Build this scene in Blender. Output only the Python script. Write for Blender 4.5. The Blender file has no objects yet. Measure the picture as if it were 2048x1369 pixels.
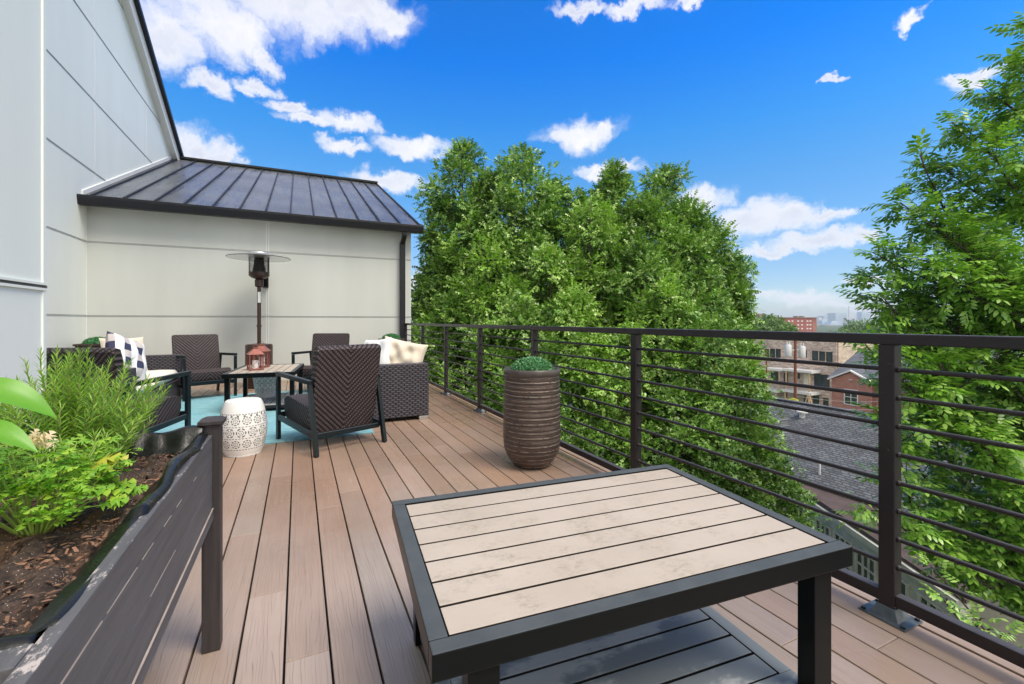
import bpy, math, random
import numpy as np
from mathutils import Vector, Matrix

# ------------------------------------------------------------------ camera, sky, sun
scene = bpy.context.scene
F, CX, HY, CH = 900.0, 1024.0, 642.0, 1.116          # focal (px of a 2048 frame), centre, horizon row, eye height
AZ = math.radians(25.38)
SA, CA = math.sin(AZ), math.cos(AZ)
cam_data = bpy.data.cameras.new("camera")
cam = bpy.data.objects.new("camera", cam_data)
scene.collection.objects.link(cam)
cam.location = (0, 0, CH)
cam.rotation_euler = (math.pi / 2, 0, -AZ)
cam_data.sensor_width = 36
cam_data.lens = F / 2048 * 36
cam_data.shift_y = -(684.5 - HY) / 2048
cam_data.clip_start = 0.02
cam_data.clip_end = 12000
scene.camera = cam

SUN_EL, SUN_AZ = math.radians(58), math.radians(150)   # azimuth measured clockwise from +Y
scene.view_settings.view_transform = 'Standard'
scene.view_settings.look = 'None'
scene.view_settings.gamma = 1
scene.view_settings.exposure = 1.05
world = bpy.data.worlds.new("World")
scene.world = world
world.use_nodes = True
sun_data = bpy.data.lights.new("sun", 'SUN')
sun_data.energy = 1.8
sun_data.angle = math.radians(30)
sun_data.color = (1.0, 0.92, 0.80)
sun = bpy.data.objects.new("sun", sun_data)
scene.collection.objects.link(sun)
sun.rotation_euler = (math.pi / 2 - SUN_EL, 0, math.pi - SUN_AZ)
sun.location = (0, 0, 30)


def P(x, y, d):
    """World point at depth d (metres along the view axis) from a spot measured on the photograph."""
    u = (x - CX) / F
    return Vector((d * (SA + u * CA), d * (CA - u * SA), CH + (HY - y) / F * d))


# ------------------------------------------------------------------ node helpers
class NT:
    def __init__(self, tree):
        self.t = tree
        self.t.nodes.clear()

    def node(self, typ, **kw):
        n = self.t.nodes.new(typ)
        for k, v in kw.items():
            setattr(n, k, v)
        return n

    def link(self, a, b):
        self.t.links.new(a, b)

    def put(self, sock, v):
        if isinstance(v, bpy.types.NodeSocket):
            self.link(v, sock)
        elif v is not None:
            sock.default_value = v

    def m(self, op, a, b=None, c=None, clamp=False):
        n = self.node('ShaderNodeMath', operation=op)
        n.use_clamp = clamp
        self.put(n.inputs[0], a)
        if b is not None:
            self.put(n.inputs[1], b)
        if c is not None:
            self.put(n.inputs[2], c)
        return n.outputs[0]

    def vm(self, op, a, b=None, scale=None):
        n = self.node('ShaderNodeVectorMath', operation=op)
        self.put(n.inputs[0], a)
        if b is not None:
            self.put(n.inputs[1], b)
        if scale is not None:
            self.put(n.inputs['Scale'], scale)
        return n.outputs['Value'] if op in ('LENGTH', 'DOT_PRODUCT', 'DISTANCE') else n.outputs['Vector']

    def comb(self, x, y, z):
        n = self.node('ShaderNodeCombineXYZ')
        for s, v in zip(n.inputs, (x, y, z)):
            self.put(s, v)
        return n.outputs[0]

    def sep(self, v):
        n = self.node('ShaderNodeSeparateXYZ')
        self.put(n.inputs[0], v)
        return n.outputs

    def ramp(self, fac, stops, interp='LINEAR'):
        n = self.node('ShaderNodeValToRGB')
        n.color_ramp.interpolation = interp
        el = n.color_ramp.elements
        while len(el) < len(stops):
            el.new(0.5)
        for e, (p, c) in zip(el, stops):
            e.position = p
            e.color = (c, c, c, 1) if isinstance(c, (int, float)) else (*c[:3], 1)
        self.put(n.inputs[0], fac)
        return n.outputs[0]

    def mix(self, fac, a, b, blend='MIX'):
        n = self.node('ShaderNodeMix', data_type='RGBA', blend_type=blend)
        self.put(n.inputs[0], fac)
        for s, v in ((n.inputs[6], a), (n.inputs[7], b)):
            if isinstance(v, (tuple, list)):
                v = (*v[:3], 1)
            self.put(s, v)
        return n.outputs[2]

    def noise(self, vec, scale, detail=3, rough=0.55, out=0, dim='3D'):
        n = self.node('ShaderNodeTexNoise', noise_dimensions=dim)
        self.put(n.inputs['Vector'], vec)
        n.inputs['Scale'].default_value = scale
        n.inputs['Detail'].default_value = detail
        n.inputs['Roughness'].default_value = rough
        return n.outputs[out]

    def mapr(self, v, a, b, c=0.0, d=1.0, smooth=False):
        n = self.node('ShaderNodeMapRange')
        if smooth:
            n.interpolation_type = 'SMOOTHSTEP'
        for s, x in zip(n.inputs, (v, a, b, c, d)):
            self.put(s, x)
        return n.outputs[0]


def build_world():
    t = NT(world.node_tree)
    sky = t.node('ShaderNodeTexSky', sky_type='NISHITA')
    sky.sun_disc = False
    sky.sun_elevation = SUN_EL
    sky.sun_rotation = SUN_AZ
    sky.altitude = 100
    sky.air_density = 1.0
    sky.dust_density = 0.6
    sky.ozone_density = 3.0
    co = t.node('ShaderNodeTexCoord').outputs['Generated']
    d = t.vm('NORMALIZE', co)
    x, y, z = t.sep(d)
    az = t.m('ARCTAN2', x, y)
    el = t.m('ARCSINE', z)
    base = t.comb(az, el, 0)
    w1 = t.vm('SUBTRACT', t.noise(base, 7, 6, 0.62, 1), (0.5, 0.5, 0.5))
    w2 = t.vm('SUBTRACT', t.noise(base, 28, 5, 0.65, 1), (0.5, 0.5, 0.5))
    q = t.vm('ADD', base, t.vm('SCALE', w1, scale=0.10))
    q = t.vm('ADD', q, t.vm('SCALE', w2, scale=0.045))
    q = t.vm('MULTIPLY', q, (1, 1, 0))
    blobs = [  # cumulus banks: (photo column, row, half width, half height)
        (330, 70, 90, 75), (450, 45, 120, 75), (590, 25, 130, 70), (720, 15, 110, 60), (790, 30, 45, 40),
        (430, 165, 45, 25), (520, 112, 40, 26), (505, 155, 45, 16), (575, 205, 45, 16), (620, 235, 65, 14), (700, 240, 70, 22),
        (400, 295, 70, 46), (355, 290, 40, 40), (445, 310, 38, 26), (690, 287, 50, 14), (820, 287, 70, 20), (780, 357, 85, 20),
        (1160, 268, 80, 32), (1120, 275, 40, 20), (1210, 262, 30, 22), (1215, 330, 65, 12), (1165, 18, 50, 18), (1270, 15, 80, 20), (1395, 0, 50, 12),
        (1840, 42, 34, 14), (1670, 150, 17, 6), (1950, 147, 75, 17), (1905, 152, 30, 12),
        (1500, 435, 100, 36), (1580, 428, 90, 26), (1400, 400, 60, 28), (1640, 420, 55, 12), (1620, 470, 120, 20), (1560, 488, 90, 12), (1710, 465, 60, 16),
        (1600, 603, 90, 14), (1700, 618, 80, 9), (1500, 596, 70, 9), (838, 580, 24, 40), (1740, 560, 60, 8),
        (2250, 300, 120, 60), (-200, 300, 200, 120), (1100, -260, 260, 60), (500, -260, 260, 80)]
    cur = None
    for bx, by, rx, ry in blobs:
        def ang(px, py):
            v = P(px, py, 1.0) - Vector((0, 0, CH))
            v.normalize()
            return math.atan2(v.x, v.y), math.asin(v.z)
        a0, e0 = ang(bx, by)
        a1, _ = ang(bx + rx, by)
        _, e1 = ang(bx, by - ry)
        rr = t.vm('MULTIPLY', t.vm('SUBTRACT', q, (a0, e0, 0)), (1 / (a1 - a0), 1 / (e1 - e0), 0))
        l = t.vm('LENGTH', rr)
        cur = l if cur is None else t.m('MINIMUM', cur, l)
    fine = t.noise(q, 16, 7, 0.62)
    dens = t.m('ADD', t.m('SUBTRACT', 1.17, cur), t.m('MULTIPLY', t.m('SUBTRACT', fine, 0.5), 1.3))
    m1 = t.mapr(dens, -0.15, 0.80, 0, 1, True)
    # unseen broken cloud added behind and overhead as white fill light
    gn = t.noise(t.vm('MULTIPLY', d, (1, 1, 2.2)), 2.2, 7, 0.6)
    fwd = t.vm('DOT_PRODUCT', d, (SA, CA, 0))
    side = t.mapr(t.m('MAXIMUM', t.m('MULTIPLY', fwd, -1), t.m('SUBTRACT', z, 0.95)), -0.25, 0.1, 0, 1, True)
    m2 = t.m('MULTIPLY', t.mapr(gn, 0.30, 0.50, 0, 1, True), side)
    mask = t.m('MAXIMUM', m1, m2)
    # blue deepens away from the horizon
    tint = t.ramp(el, [(0.0, (0.82, 0.90, 1.0)), (0.10, (0.60, 0.76, 0.93)), (0.28, (0.36, 0.84, 1.12)), (0.38, (0.18, 0.86, 1.32)), (0.52, (0.0, 0.72, 1.60)), (0.9, (0.04, 0.62, 1.25))])
    skyc = t.mix(1.0, sky.outputs[0], tint, 'MULTIPLY')
    lum = t.mapr(t.noise(q, 9, 4, 0.5), 0.3, 0.7, 0.0, 1.0)
    core = t.mapr(dens, 0.25, 1.1, 0, 1, True)
    cl = t.mix(t.m('MULTIPLY', lum, core), (5.9, 5.9, 6.1), (3.7, 4.0, 5.0))
    warm = t.mapr(z, 0.0, 0.35, 0, 1)
    cl = t.mix(warm, t.mix(0.5, cl, (4.9, 5.3, 5.8)), cl)
    cl = t.mix(t.m('MULTIPLY', side, 0.9), cl, (10.7, 9.9, 8.8))  # unseen cloud made brighter than the visible banks for soft fill
    col = t.mix(t.m('MULTIPLY', mask, 0.97), skyc, cl)
    bg = t.node('ShaderNodeBackground')
    t.put(bg.inputs[0], col)
    bg.inputs[1].default_value = 0.085
    out = t.node('ShaderNodeOutputWorld')
    t.link(bg.outputs[0], out.inputs[0])


build_world()


# ------------------------------------------------------------------ materials
def mat(name, base, rough=0.5, metal=0.0, var=0.12, vs=6.0, bump=0.0, bs=60.0, spec=None, island=0.0, stretch=(1, 1, 1), fn=None, coat=0.0, trans=0.0, rvar=0.0, world_space=False):
    """Principled material with noise variation; fn(t, co) may return (colour socket, height socket, rough socket)."""
    m = bpy.data.materials.new(name)
    m.use_nodes = True
    t = NT(m.node_tree)
    if world_space:
        co = t.node('ShaderNodeNewGeometry').outputs['Position']
    else:
        co = t.node('ShaderNodeTexCoord').outputs['Object']
    b = t.node('ShaderNodeBsdfPrincipled')
    out = t.node('ShaderNodeOutputMaterial')
    t.link(b.outputs[0], out.inputs[0])
    cs = t.vm('MULTIPLY', co, stretch)
    col, hgt, rg = None, None, None
    if fn:
        col, hgt, rg = fn(t, co)
    if col is None:
        n = t.noise(cs, vs, 5, 0.6)
        lo = tuple(c * (1 - var) for c in base)
        hi = tuple(min(1, c * (1 + var)) for c in base)
        col = t.mix(t.mapr(n, 0.3, 0.7), lo, hi)
    if island:
        r = t.node('ShaderNodeNewGeometry').outputs['Random Per Island']
        hsv = t.node('ShaderNodeHueSaturation')
        t.put(hsv.inputs['Value'], t.mapr(r, 0, 1, 1 - island, 1 + island))
        t.put(hsv.inputs['Color'], col)
        col = hsv.outputs[0]
    t.put(b.inputs['Base Color'], col)
    if rg is None and rvar:
        rg = t.mapr(t.noise(cs, vs * 1.7, 4, 0.6), 0.3, 0.7, max(0.03, rough - rvar), min(1, rough + rvar))
    t.put(b.inputs['Roughness'], rough if rg is None else rg)
    b.inputs['Metallic'].default_value = metal
    if spec is not None:
        b.inputs['Specular IOR Level'].default_value = spec
    b.inputs['Coat Weight'].default_value = coat
    b.inputs['Transmission Weight'].default_value = trans
    if hgt is None and bump:
        hgt = t.noise(cs, bs, 4, 0.6)
    if hgt is not None:
        bn = t.node('ShaderNodeBump')
        bn.inputs['Strength'].default_value = bump if bump else 0.5
        bn.inputs['Distance'].default_value = 0.004
        t.put(bn.inputs['Height'], hgt)
        t.link(bn.outputs[0], b.inputs['Normal'])
    return m


def leafmat(name, c1, c2, c3, rough=0.45, clump=0.6, trans=0.25):
    """Leaf: colour differs leaf to leaf and from clump to clump, a little light passes through."""
    m = bpy.data.materials.new(name)
    m.use_nodes = True
    t = NT(m.node_tree)
    g = t.node('ShaderNodeNewGeometry')
    r = g.outputs['Random Per Island']
    n = t.noise(g.outputs['Position'], clump, 3, 0.6)
    col = t.mix(t.mapr(n, 0.35, 0.65), c1, c2)
    col = t.mix(t.m('MULTIPLY', t.m('POWER', r, 1.8), 0.8), col, c3)
    b = t.node('ShaderNodeBsdfPrincipled')
    t.put(b.inputs['Base Color'], col)
    b.inputs['Roughness'].default_value = rough
    b.inputs['Specular IOR Level'].default_value = 0.5
    tr = t.node('ShaderNodeBsdfTranslucent')
    t.put(tr.inputs[0], t.mix(1.0, col, (1.5, 1.7, 0.6), 'MULTIPLY'))
    mx = t.node('ShaderNodeMixShader')
    mx.inputs[0].default_value = trans
    t.link(b.outputs[0], mx.inputs[1])
    t.link(tr.outputs[0], mx.inputs[2])
    out = t.node('ShaderNodeOutputMaterial')
    t.link(mx.outputs[0], out.inputs[0])
    return m


def f_deck(t, co):
    g = t.node('ShaderNodeNewGeometry')
    r = g.outputs['Random Per Island']
    x, y, z = t.sep(co)
    off = t.m('MULTIPLY', r, 37.0)
    v = t.comb(t.m('MULTIPLY', x, 55), t.m('ADD', t.m('MULTIPLY', y, 1.6), off), off)
    warp = t.noise(t.comb(t.m('MULTIPLY', x, 9), t.m('ADD', t.m('MULTIPLY', y, 1.1), off), off), 1.0, 3, 0.5)
    grain = t.noise(v, 1.6, 4, 0.6)
    wv = t.m('MULTIPLY', warp, 9.0)
    lx = t.m('FRACT', t.m('ADD', t.m('DIVIDE', x, 0.0115), wv))
    brk = t.noise(t.comb(t.m('MULTIPLY', x, 80), t.m('ADD', t.m('MULTIPLY', y, 2.2), off), off), 1.0, 2, 0.5)
    line = t.m('MULTIPLY', t.mapr(t.m('ABSOLUTE', t.m('SUBTRACT', lx, 0.5)), 0.0, 0.14, 1, 0), t.mapr(brk, 0.42, 0.58))
    c = t.ramp(r, [(0.0, (0.292, 0.198, 0.158)), (0.3, (0.255, 0.168, 0.130)), (0.55, (0.318, 0.226, 0.186)), (0.8, (0.250, 0.182, 0.150)), (1.0, (0.282, 0.183, 0.136))])
    big = t.noise(co, 0.9, 4, 0.6)
    c = t.mix(t.mapr(big, 0.35, 0.7), c, t.mix(1.0, c, (1.22, 1.18, 1.2), 'MULTIPLY'))
    fineg = t.noise(t.comb(t.m('MULTIPLY', x, 210), t.m('ADD', t.m('MULTIPLY', y, 3.2), off), off), 1.0, 3, 0.6)
    c = t.mix(1.0, c, (0.98, .965, .865), 'MULTIPLY')
    near_pale = t.mapr(t.m('ADD', y, t.m('MULTIPLY', t.m('SUBTRACT', t.noise(co, 1.1, 4, 0.6), 0.5), 2.4)), 1.5, 3.5, 1, 0, True)  # boards paler and greyer towards the near end
    near_pale = t.m('MULTIPLY', near_pale, t.mapr(x, 0.7, 1.4, 1, 0.6, True))
    c = t.mix(near_pale, c, t.mix(1.0, c, (1.30, 1.56, 1.80), 'MULTIPLY'))
    c = t.mix(t.m('MULTIPLY', line, 0.75), c, t.mix(1.0, c, t.mix(near_pale, (1.5, 1.45, 1.4), (0.50, 0.45, 0.44)), 'MULTIPLY'))
    c = t.mix(t.mapr(grain, 0.5, 0.75, 0, 0.35), c, t.mix(1.0, c, (0.68, 0.66, 0.66), 'MULTIPLY'))
    c = t.mix(t.mapr(fineg, 0.54, 0.70, 0, 0.4), c, t.mix(1.0, c, (0.70, 0.66, 0.66), 'MULTIPLY'))
    wet = t.noise(co, 1.7, 3, 0.55)
    rg = t.m('ADD', t.mapr(wet, 0.38, 0.62, 0.22, 0.46), t.m('MULTIPLY', near_pale, 0.08))
    h = t.m('ADD', t.m('MULTIPLY', grain, 0.5), t.m('MULTIPLY', line, 0.35))
    return c, h, rg


def f_slat(t, co):
    g = t.node('ShaderNodeNewGeometry')
    r = g.outputs['Random Per Island']
    n = t.noise(t.vm('ADD', co, t.comb(t.m('MULTIPLY', r, 3), 0, 0)), 7, 6, 0.68)
    n2 = t.noise(co, 2.2, 4, 0.6)
    sp = t.noise(t.vm('MULTIPLY', co, (45, 90, 45)), 1.0, 4, 0.75)
    stain = t.m('MULTIPLY', t.mapr(n, 0.50, 0.68), t.mapr(sp, 0.42, 0.62))
    c = t.mix(t.mapr(n2, 0.3, 0.7), (0.42, 0.355, 0.29), (0.50, 0.43, 0.36))
    c = t.mix(t.m('MULTIPLY', stain, 0.75), c, (0.26, 0.225, 0.165))
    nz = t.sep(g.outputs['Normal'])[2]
    c = t.mix(t.mapr(nz, 0.75, 0.35, 0, 1), c, (0.018, 0.012, 0.009))  # side faces darkened in colour so the slat gaps read as shade
    hsv = t.node('ShaderNodeHueSaturation')
    t.put(hsv.inputs['Value'], t.mapr(r, 0, 1, 0.94, 1.06))
    t.put(hsv.inputs['Color'], c)
    return hsv.outputs[0], sp, t.mapr(n, 0.3, 0.7, 0.42, 0.62)


def f_shelf(t, co):
    n = t.noise(t.vm('MULTIPLY', co, (3.0, 6.0, 3.0)), 1.0, 6, 0.65)
    wet = t.mapr(n, 0.44, 0.54, 0, 1, True)
    c = t.mix(wet, (0.42, 0.44, 0.44), (0.20, 0.225, 0.24))
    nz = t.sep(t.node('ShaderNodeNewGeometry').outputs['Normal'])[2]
    c = t.mix(t.mapr(nz, 0.75, 0.35, 0, 1), c, (0.008, 0.009, 0.01))  # gap shade painted on the sides of the shelf boards
    rg = t.mapr(wet, 0, 1, 0.6, 0.45)
    return c, t.noise(co, 120, 2), rg


def herring(axis):
    def f(t, co):
        x, y, z = t.sep(co)
        v = z if axis == 'z' else t.m('SUBTRACT', y, z)
        a = t.m('ABSOLUTE', x)
        P1 = 0.046
        c = t.m('DIVIDE', t.m('SUBTRACT', v, a), P1)
        s = t.m('ABSOLUTE', t.m('SINE', t.m('MULTIPLY', c, math.pi)))          # rounded cords running up and outward
        k = t.m('FLOOR', c)
        pp = t.m('ADD', t.m('DIVIDE', t.m('ADD', v, a), 0.030), t.m('MULTIPLY', k, 0.5))
        w = t.m('ABSOLUTE', t.m('SINE', t.m('MULTIPLY', pp, math.pi)))
        h = t.m('MULTIPLY', t.m('POWER', s, 0.6), t.m('ADD', 0.55, t.m('MULTIPLY', w, 0.45)))
        rn = t.noise(t.comb(k, t.m('FLOOR', pp), 0), 3.7, 1)
        col = t.mix(t.mapr(h, 0.35, 1.0), (0.004, 0.0035, 0.004), (0.092, 0.073, 0.073))  # shade between cords and highlight on their crests put into the colour
        col = t.mix(t.mapr(rn, 0.35, 0.65, 0, 0.6), col, t.mix(1.0, col, (1.5, 1.4, 1.5), 'MULTIPLY'))
        return col, h, None
    return f


def f_weave(t, co):
    x, y, z = t.sep(co)
    u = t.m('ADD', x, y)
    row = t.m('FLOOR', t.m('DIVIDE', z, 0.023))
    uu = t.m('ADD', t.m('DIVIDE', u, 0.062), t.m('MULTIPLY', row, 0.5))
    a = t.m('ABSOLUTE', t.m('SINE', t.m('MULTIPLY', uu, math.pi)))
    b = t.m('ABSOLUTE', t.m('SINE', t.m('MULTIPLY', t.m('DIVIDE', z, 0.023), math.pi)))
    h = t.m('MULTIPLY', t.m('POWER', a, 0.45), t.m('POWER', b, 0.5))
    rn = t.noise(t.comb(t.m('FLOOR', uu), row, 0), 5.3, 1)
    col = t.mix(t.mapr(h, 0.3, 0.9), (0.008, 0.008, 0.010), (0.088, 0.086, 0.102))  # strand gaps darkened in the colour as shade, crests lightened
    col = t.mix(t.mapr(rn, 0.35, 0.65, 0, 0.7), col, t.mix(1.0, col, (0.85, 0.72, 0.7), 'MULTIPLY'))
    return col, h, None


def f_plaid(t, co):
    x, y, z = t.sep(co)
    a = t.m('FRACT', t.m('ADD', t.m('DIVIDE', x, 0.17), 0.23))
    b = t.m('FRACT', t.m('ADD', t.m('DIVIDE', z, 0.17), 0.25))
    s1 = t.m('GREATER_THAN', a, 0.5)
    s2 = t.m('GREATER_THAN', b, 0.5)
    both = t.m('MULTIPLY', s1, s2)
    one = t.m('MAXIMUM', s1, s2)
    c = t.mix(one, (0.80, 0.79, 0.78), (0.52, 0.47, 0.45))
    c = t.mix(both, c, (0.035, 0.04, 0.085))
    c = t.mix(t.m('MULTIPLY', s2, t.m('SUBTRACT', 1, s1)), c, (0.80, 0.79, 0.79))
    th = t.noise(co, 300, 2)
    return c, th, None


def f_pierced(t, co):
    """Pierced lace pattern wrapped round a white drum."""
    x, y, z = t.sep(co)
    an = t.m('DIVIDE', t.m('ADD', t.m('ARCTAN2', x, y), math.pi), 2 * math.pi)
    dark = None

    def flower(n, z0, hz, kk, rad, off=0.0):
        nonlocal dark
        fu = t.m('SUBTRACT', t.m('FRACT', t.m('ADD', t.m('MULTIPLY', an, n), off)), 0.5)
        fv = t.m('DIVIDE', t.m('SUBTRACT', z, z0), hz)
        r = t.m('SQRT', t.m('ADD', t.m('MULTIPLY', fu, fu), t.m('MULTIPLY', fv, fv)))
        th = t.m('ARCTAN2', fv, fu)
        pet = t.m('ABSOLUTE', t.m('COSINE', t.m('MULTIPLY', th, kk)))
        ring = t.m('ABSOLUTE', t.m('SUBTRACT', r, rad))
        a = t.m('MULTIPLY', t.m('LESS_THAN', ring, t.m('MULTIPLY', pet, 0.06)), t.m('GREATER_THAN', pet, 0.35))
        b = t.m('MULTIPLY', t.m('LESS_THAN', t.m('ABSOLUTE', t.m('SUBTRACT', r, rad * 0.5)), t.m('MULTIPLY', pet, 0.045)), t.m('GREATER_THAN', pet, 0.45))
        c = t.m('LESS_THAN', r, 0.045)
        m = t.m('MAXIMUM', t.m('MAXIMUM', a, b), c)
        dark = m if dark is None else t.m('MAXIMUM', dark, m)

    def dots(n, z0, sz, wd=0.3):
        nonlocal dark
        fu = t.m('ABSOLUTE', t.m('SUBTRACT', t.m('FRACT', t.m('MULTIPLY', an, n)), 0.5))
        fv = t.m('ABSOLUTE', t.m('SUBTRACT', z, z0))
        m = t.m('MULTIPLY', t.m('LESS_THAN', fu, wd), t.m('LESS_THAN', fv, sz))
        dark = t.m('MAXIMUM', dark, m)
    flower(13, 0.300, 0.082, 4, 0.36)
    flower(13, 0.205, 0.088, 3, 0.38, 0.5)
    flower(13, 0.110, 0.082, 4, 0.36)
    dots(46, 0.352, 0.0035)
    dots(46, 0.252, 0.0028)
    dots(46, 0.157, 0.0028)
    dots(46, 0.062, 0.0028)
    dots(22, 0.338, 0.008, 0.16)
    return t.mix(dark, (0.80, 0.80, 0.77), (0.16, 0.16, 0.15)), t.m('SUBTRACT', 1, dark), None


def f_shingle(c1, c2):
    def f(t, co):
        x, y, z = t.sep(co)
        n = t.node('ShaderNodeTexBrick')
        n.offset = 0.37
        t.put(n.inputs['Vector'], t.comb(y, t.m('MULTIPLY', z, 2.4), 0))
        n.inputs['Color1'].default_value = (*c1, 1)
        n.inputs['Color2'].default_value = (*c2, 1)
        n.inputs['Mortar'].default_value = (c1[0] * .45, c1[1] * .45, c1[2] * .45, 1)
        n.inputs['Scale'].default_value = 1.0
        n.inputs['Mortar Size'].default_value = 0.018
        n.inputs['Brick Width'].default_value = 0.26
        n.inputs['Row Height'].default_value = 0.115
        n.inputs['Bias'].default_value = 0.0
        v = t.noise(co, 1.3, 5, 0.6)
        c = t.mix(t.mapr(v, 0.3, 0.7), n.outputs[0], t.mix(1.0, n.outputs[0], (1.5, 1.5, 1.5), 'MULTIPLY'))
        return c, None, None
    return f


def f_brick(c1, c2, mortar, w, h, sw=0.35):
    def f(t, co):
        x, y, z = t.sep(co)
        n = t.node('ShaderNodeTexBrick')
        n.offset = 0.5
        t.put(n.inputs['Vector'], t.comb(t.m('ADD', x, y), z, 0))
        n.inputs['Color1'].default_value = (*c1, 1)
        n.inputs['Color2'].default_value = (*c2, 1)
        n.inputs['Mortar'].default_value = (*mortar, 1)
        n.inputs['Scale'].default_value = 1.0
        n.inputs['Mortar Size'].default_value = 0.012
        n.inputs['Brick Width'].default_value = w
        n.inputs['Row Height'].default_value = h
        v = t.noise(t.vm('MULTIPLY', co, (1, 1, 2.6)), 1.9, 5, 0.75)
        c = t.mix(t.mapr(v, 0.42, 0.62, 0, 0.8), n.outputs[0], t.mix(1.0, n.outputs[0], (1 + sw * 2, 1 + sw * 1.9, 1 + sw * 1.8), 'MULTIPLY'))
        return c, None, None
    return f


def f_soil(t, co):
    n = t.noise(co, 55, 6, 0.75)
    big = t.noise(co, 5, 3)
    v = t.node('ShaderNodeTexVoronoi')
    t.put(v.inputs['Vector'], co)
    v.inputs['Scale'].default_value = 170
    peb = t.m('LESS_THAN', v.outputs['Distance'], 0.13)
    c = t.ramp(n, [(0.3, (0.010, 0.006, 0.004)), (0.5, (0.040, 0.024, 0.016)), (0.66, (0.10, 0.062, 0.042)), (0.8, (0.22, 0.15, 0.105))])
    c = t.mix(t.mapr(big, 0.55, 0.68, 0, 0.6), c, (0.24, 0.115, 0.045))
    c = t.mix(t.m('MULTIPLY', peb, 0.8), c, (0.50, 0.44, 0.36))
    return c, n, None


def f_potglaze(t, co):
    x, y, z = t.sep(co)
    n = t.noise(t.vm('MULTIPLY', co, (1, 1, 2.5)), 9, 6, 0.7)
    lineN = t.noise(t.vm('MULTIPLY', co, (4, 4, 22)), 1.0, 3, 0.6)
    fr = t.m('FRACT', t.m('ADD', t.m('DIVIDE', z, 0.0335), t.m('MULTIPLY', lineN, 0.8)))
    ln = t.m('MULTIPLY', t.m('LESS_THAN', fr, 0.10), t.m('GREATER_THAN', t.noise(t.vm('MULTIPLY', co, (14, 14, 30)), 1.0, 4, 0.7), 0.44))
    ln = t.m('MULTIPLY', ln, t.m('LESS_THAN', z, 0.69))
    c = t.mix(t.mapr(n, 0.3, 0.72), (0.030, 0.021, 0.018), (0.092, 0.060, 0.047))
    c = t.mix(t.m('MULTIPLY', ln, 0.75), c, (0.32, 0.25, 0.19))
    foot = t.m('MULTIPLY', t.m('LESS_THAN', z, 0.05), t.m('GREATER_THAN', n, 0.60))
    c = t.mix(foot, c, (0.42, 0.36, 0.27))
    h = t.noise(t.vm('MULTIPLY', co, (30, 30, 70)), 1.0, 4, 0.7)
    return c, h, t.mapr(n, 0.3, 0.7, 0.3, 0.5)


def f_board(t, co):
    x, y, z = t.sep(co)
    n = t.noise(t.vm('MULTIPLY', co, (60, 3.5, 60)), 1.0, 5, 0.65)
    sc = t.noise(t.vm('MULTIPLY', co, (26, 12, 26)), 1.0, 5, 0.8)
    top = t.m('GREATER_THAN', z, 0.7305)
    c = t.mix(t.mapr(n, 0.3, 0.7), (0.072, 0.070, 0.074), (0.120, 0.118, 0.125))
    wear = t.m('MULTIPLY', top, t.mapr(sc, 0.56, 0.62, 0, 0.8))
    c = t.mix(wear, c, (0.55, 0.48, 0.44))
    return c, n, None


def f_roofmetal(t, co):
    n = t.noise(t.vm('MULTIPLY', co, (9, 1.2, 1.2)), 1.0, 5, 0.65)
    n2 = t.noise(co, 0.8, 4, 0.6)
    c = t.mix(t.mapr(n, 0.35, 0.7), (0.085, 0.092, 0.102), (0.19, 0.20, 0.215))
    c = t.mix(t.mapr(n2, 0.4, 0.65, 0, 0.6), c, (0.06, 0.06, 0.068))
    return c, None, t.mapr(n, 0.3, 0.7, 0.22, 0.4)


def f_rug(t, co):
    n = t.noise(t.vm('MULTIPLY', co, (30, 90, 1)), 1.0, 4, 0.8)
    b = t.noise(co, 3.0, 4, 0.6)
    c = t.mix(t.mapr(n, 0.35, 0.65), (0.085, 0.27, 0.33), (0.24, 0.47, 0.52))
    st = t.noise(t.vm('MULTIPLY', co, (5, 34, 1)), 1.0, 4, 0.7)
    c = t.mix(t.mapr(b, 0.35, 0.65, 0, 0.5), c, (0.13, 0.36, 0.43))
    c = t.mix(t.mapr(st, 0.45, 0.62, 0, 0.6), c, (0.34, 0.54, 0.57))
    return c, n, None


def f_topsheen(base, sheen, amt=0.9):
    """Dark paint whose upward faces are painted lighter as sky sheen, with a few chalky scuffs."""
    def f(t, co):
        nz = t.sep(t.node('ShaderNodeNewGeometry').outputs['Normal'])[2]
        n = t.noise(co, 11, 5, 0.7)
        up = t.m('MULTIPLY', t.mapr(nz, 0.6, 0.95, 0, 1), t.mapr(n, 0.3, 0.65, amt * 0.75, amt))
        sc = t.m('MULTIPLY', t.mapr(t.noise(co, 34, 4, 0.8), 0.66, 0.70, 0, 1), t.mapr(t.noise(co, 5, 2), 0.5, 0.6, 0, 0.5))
        c = t.mix(up, base, sheen)  # sky reflection on upward faces mixed into the paint colour
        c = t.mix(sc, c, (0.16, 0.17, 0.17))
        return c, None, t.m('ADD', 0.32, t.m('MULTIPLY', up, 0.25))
    return f


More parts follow.
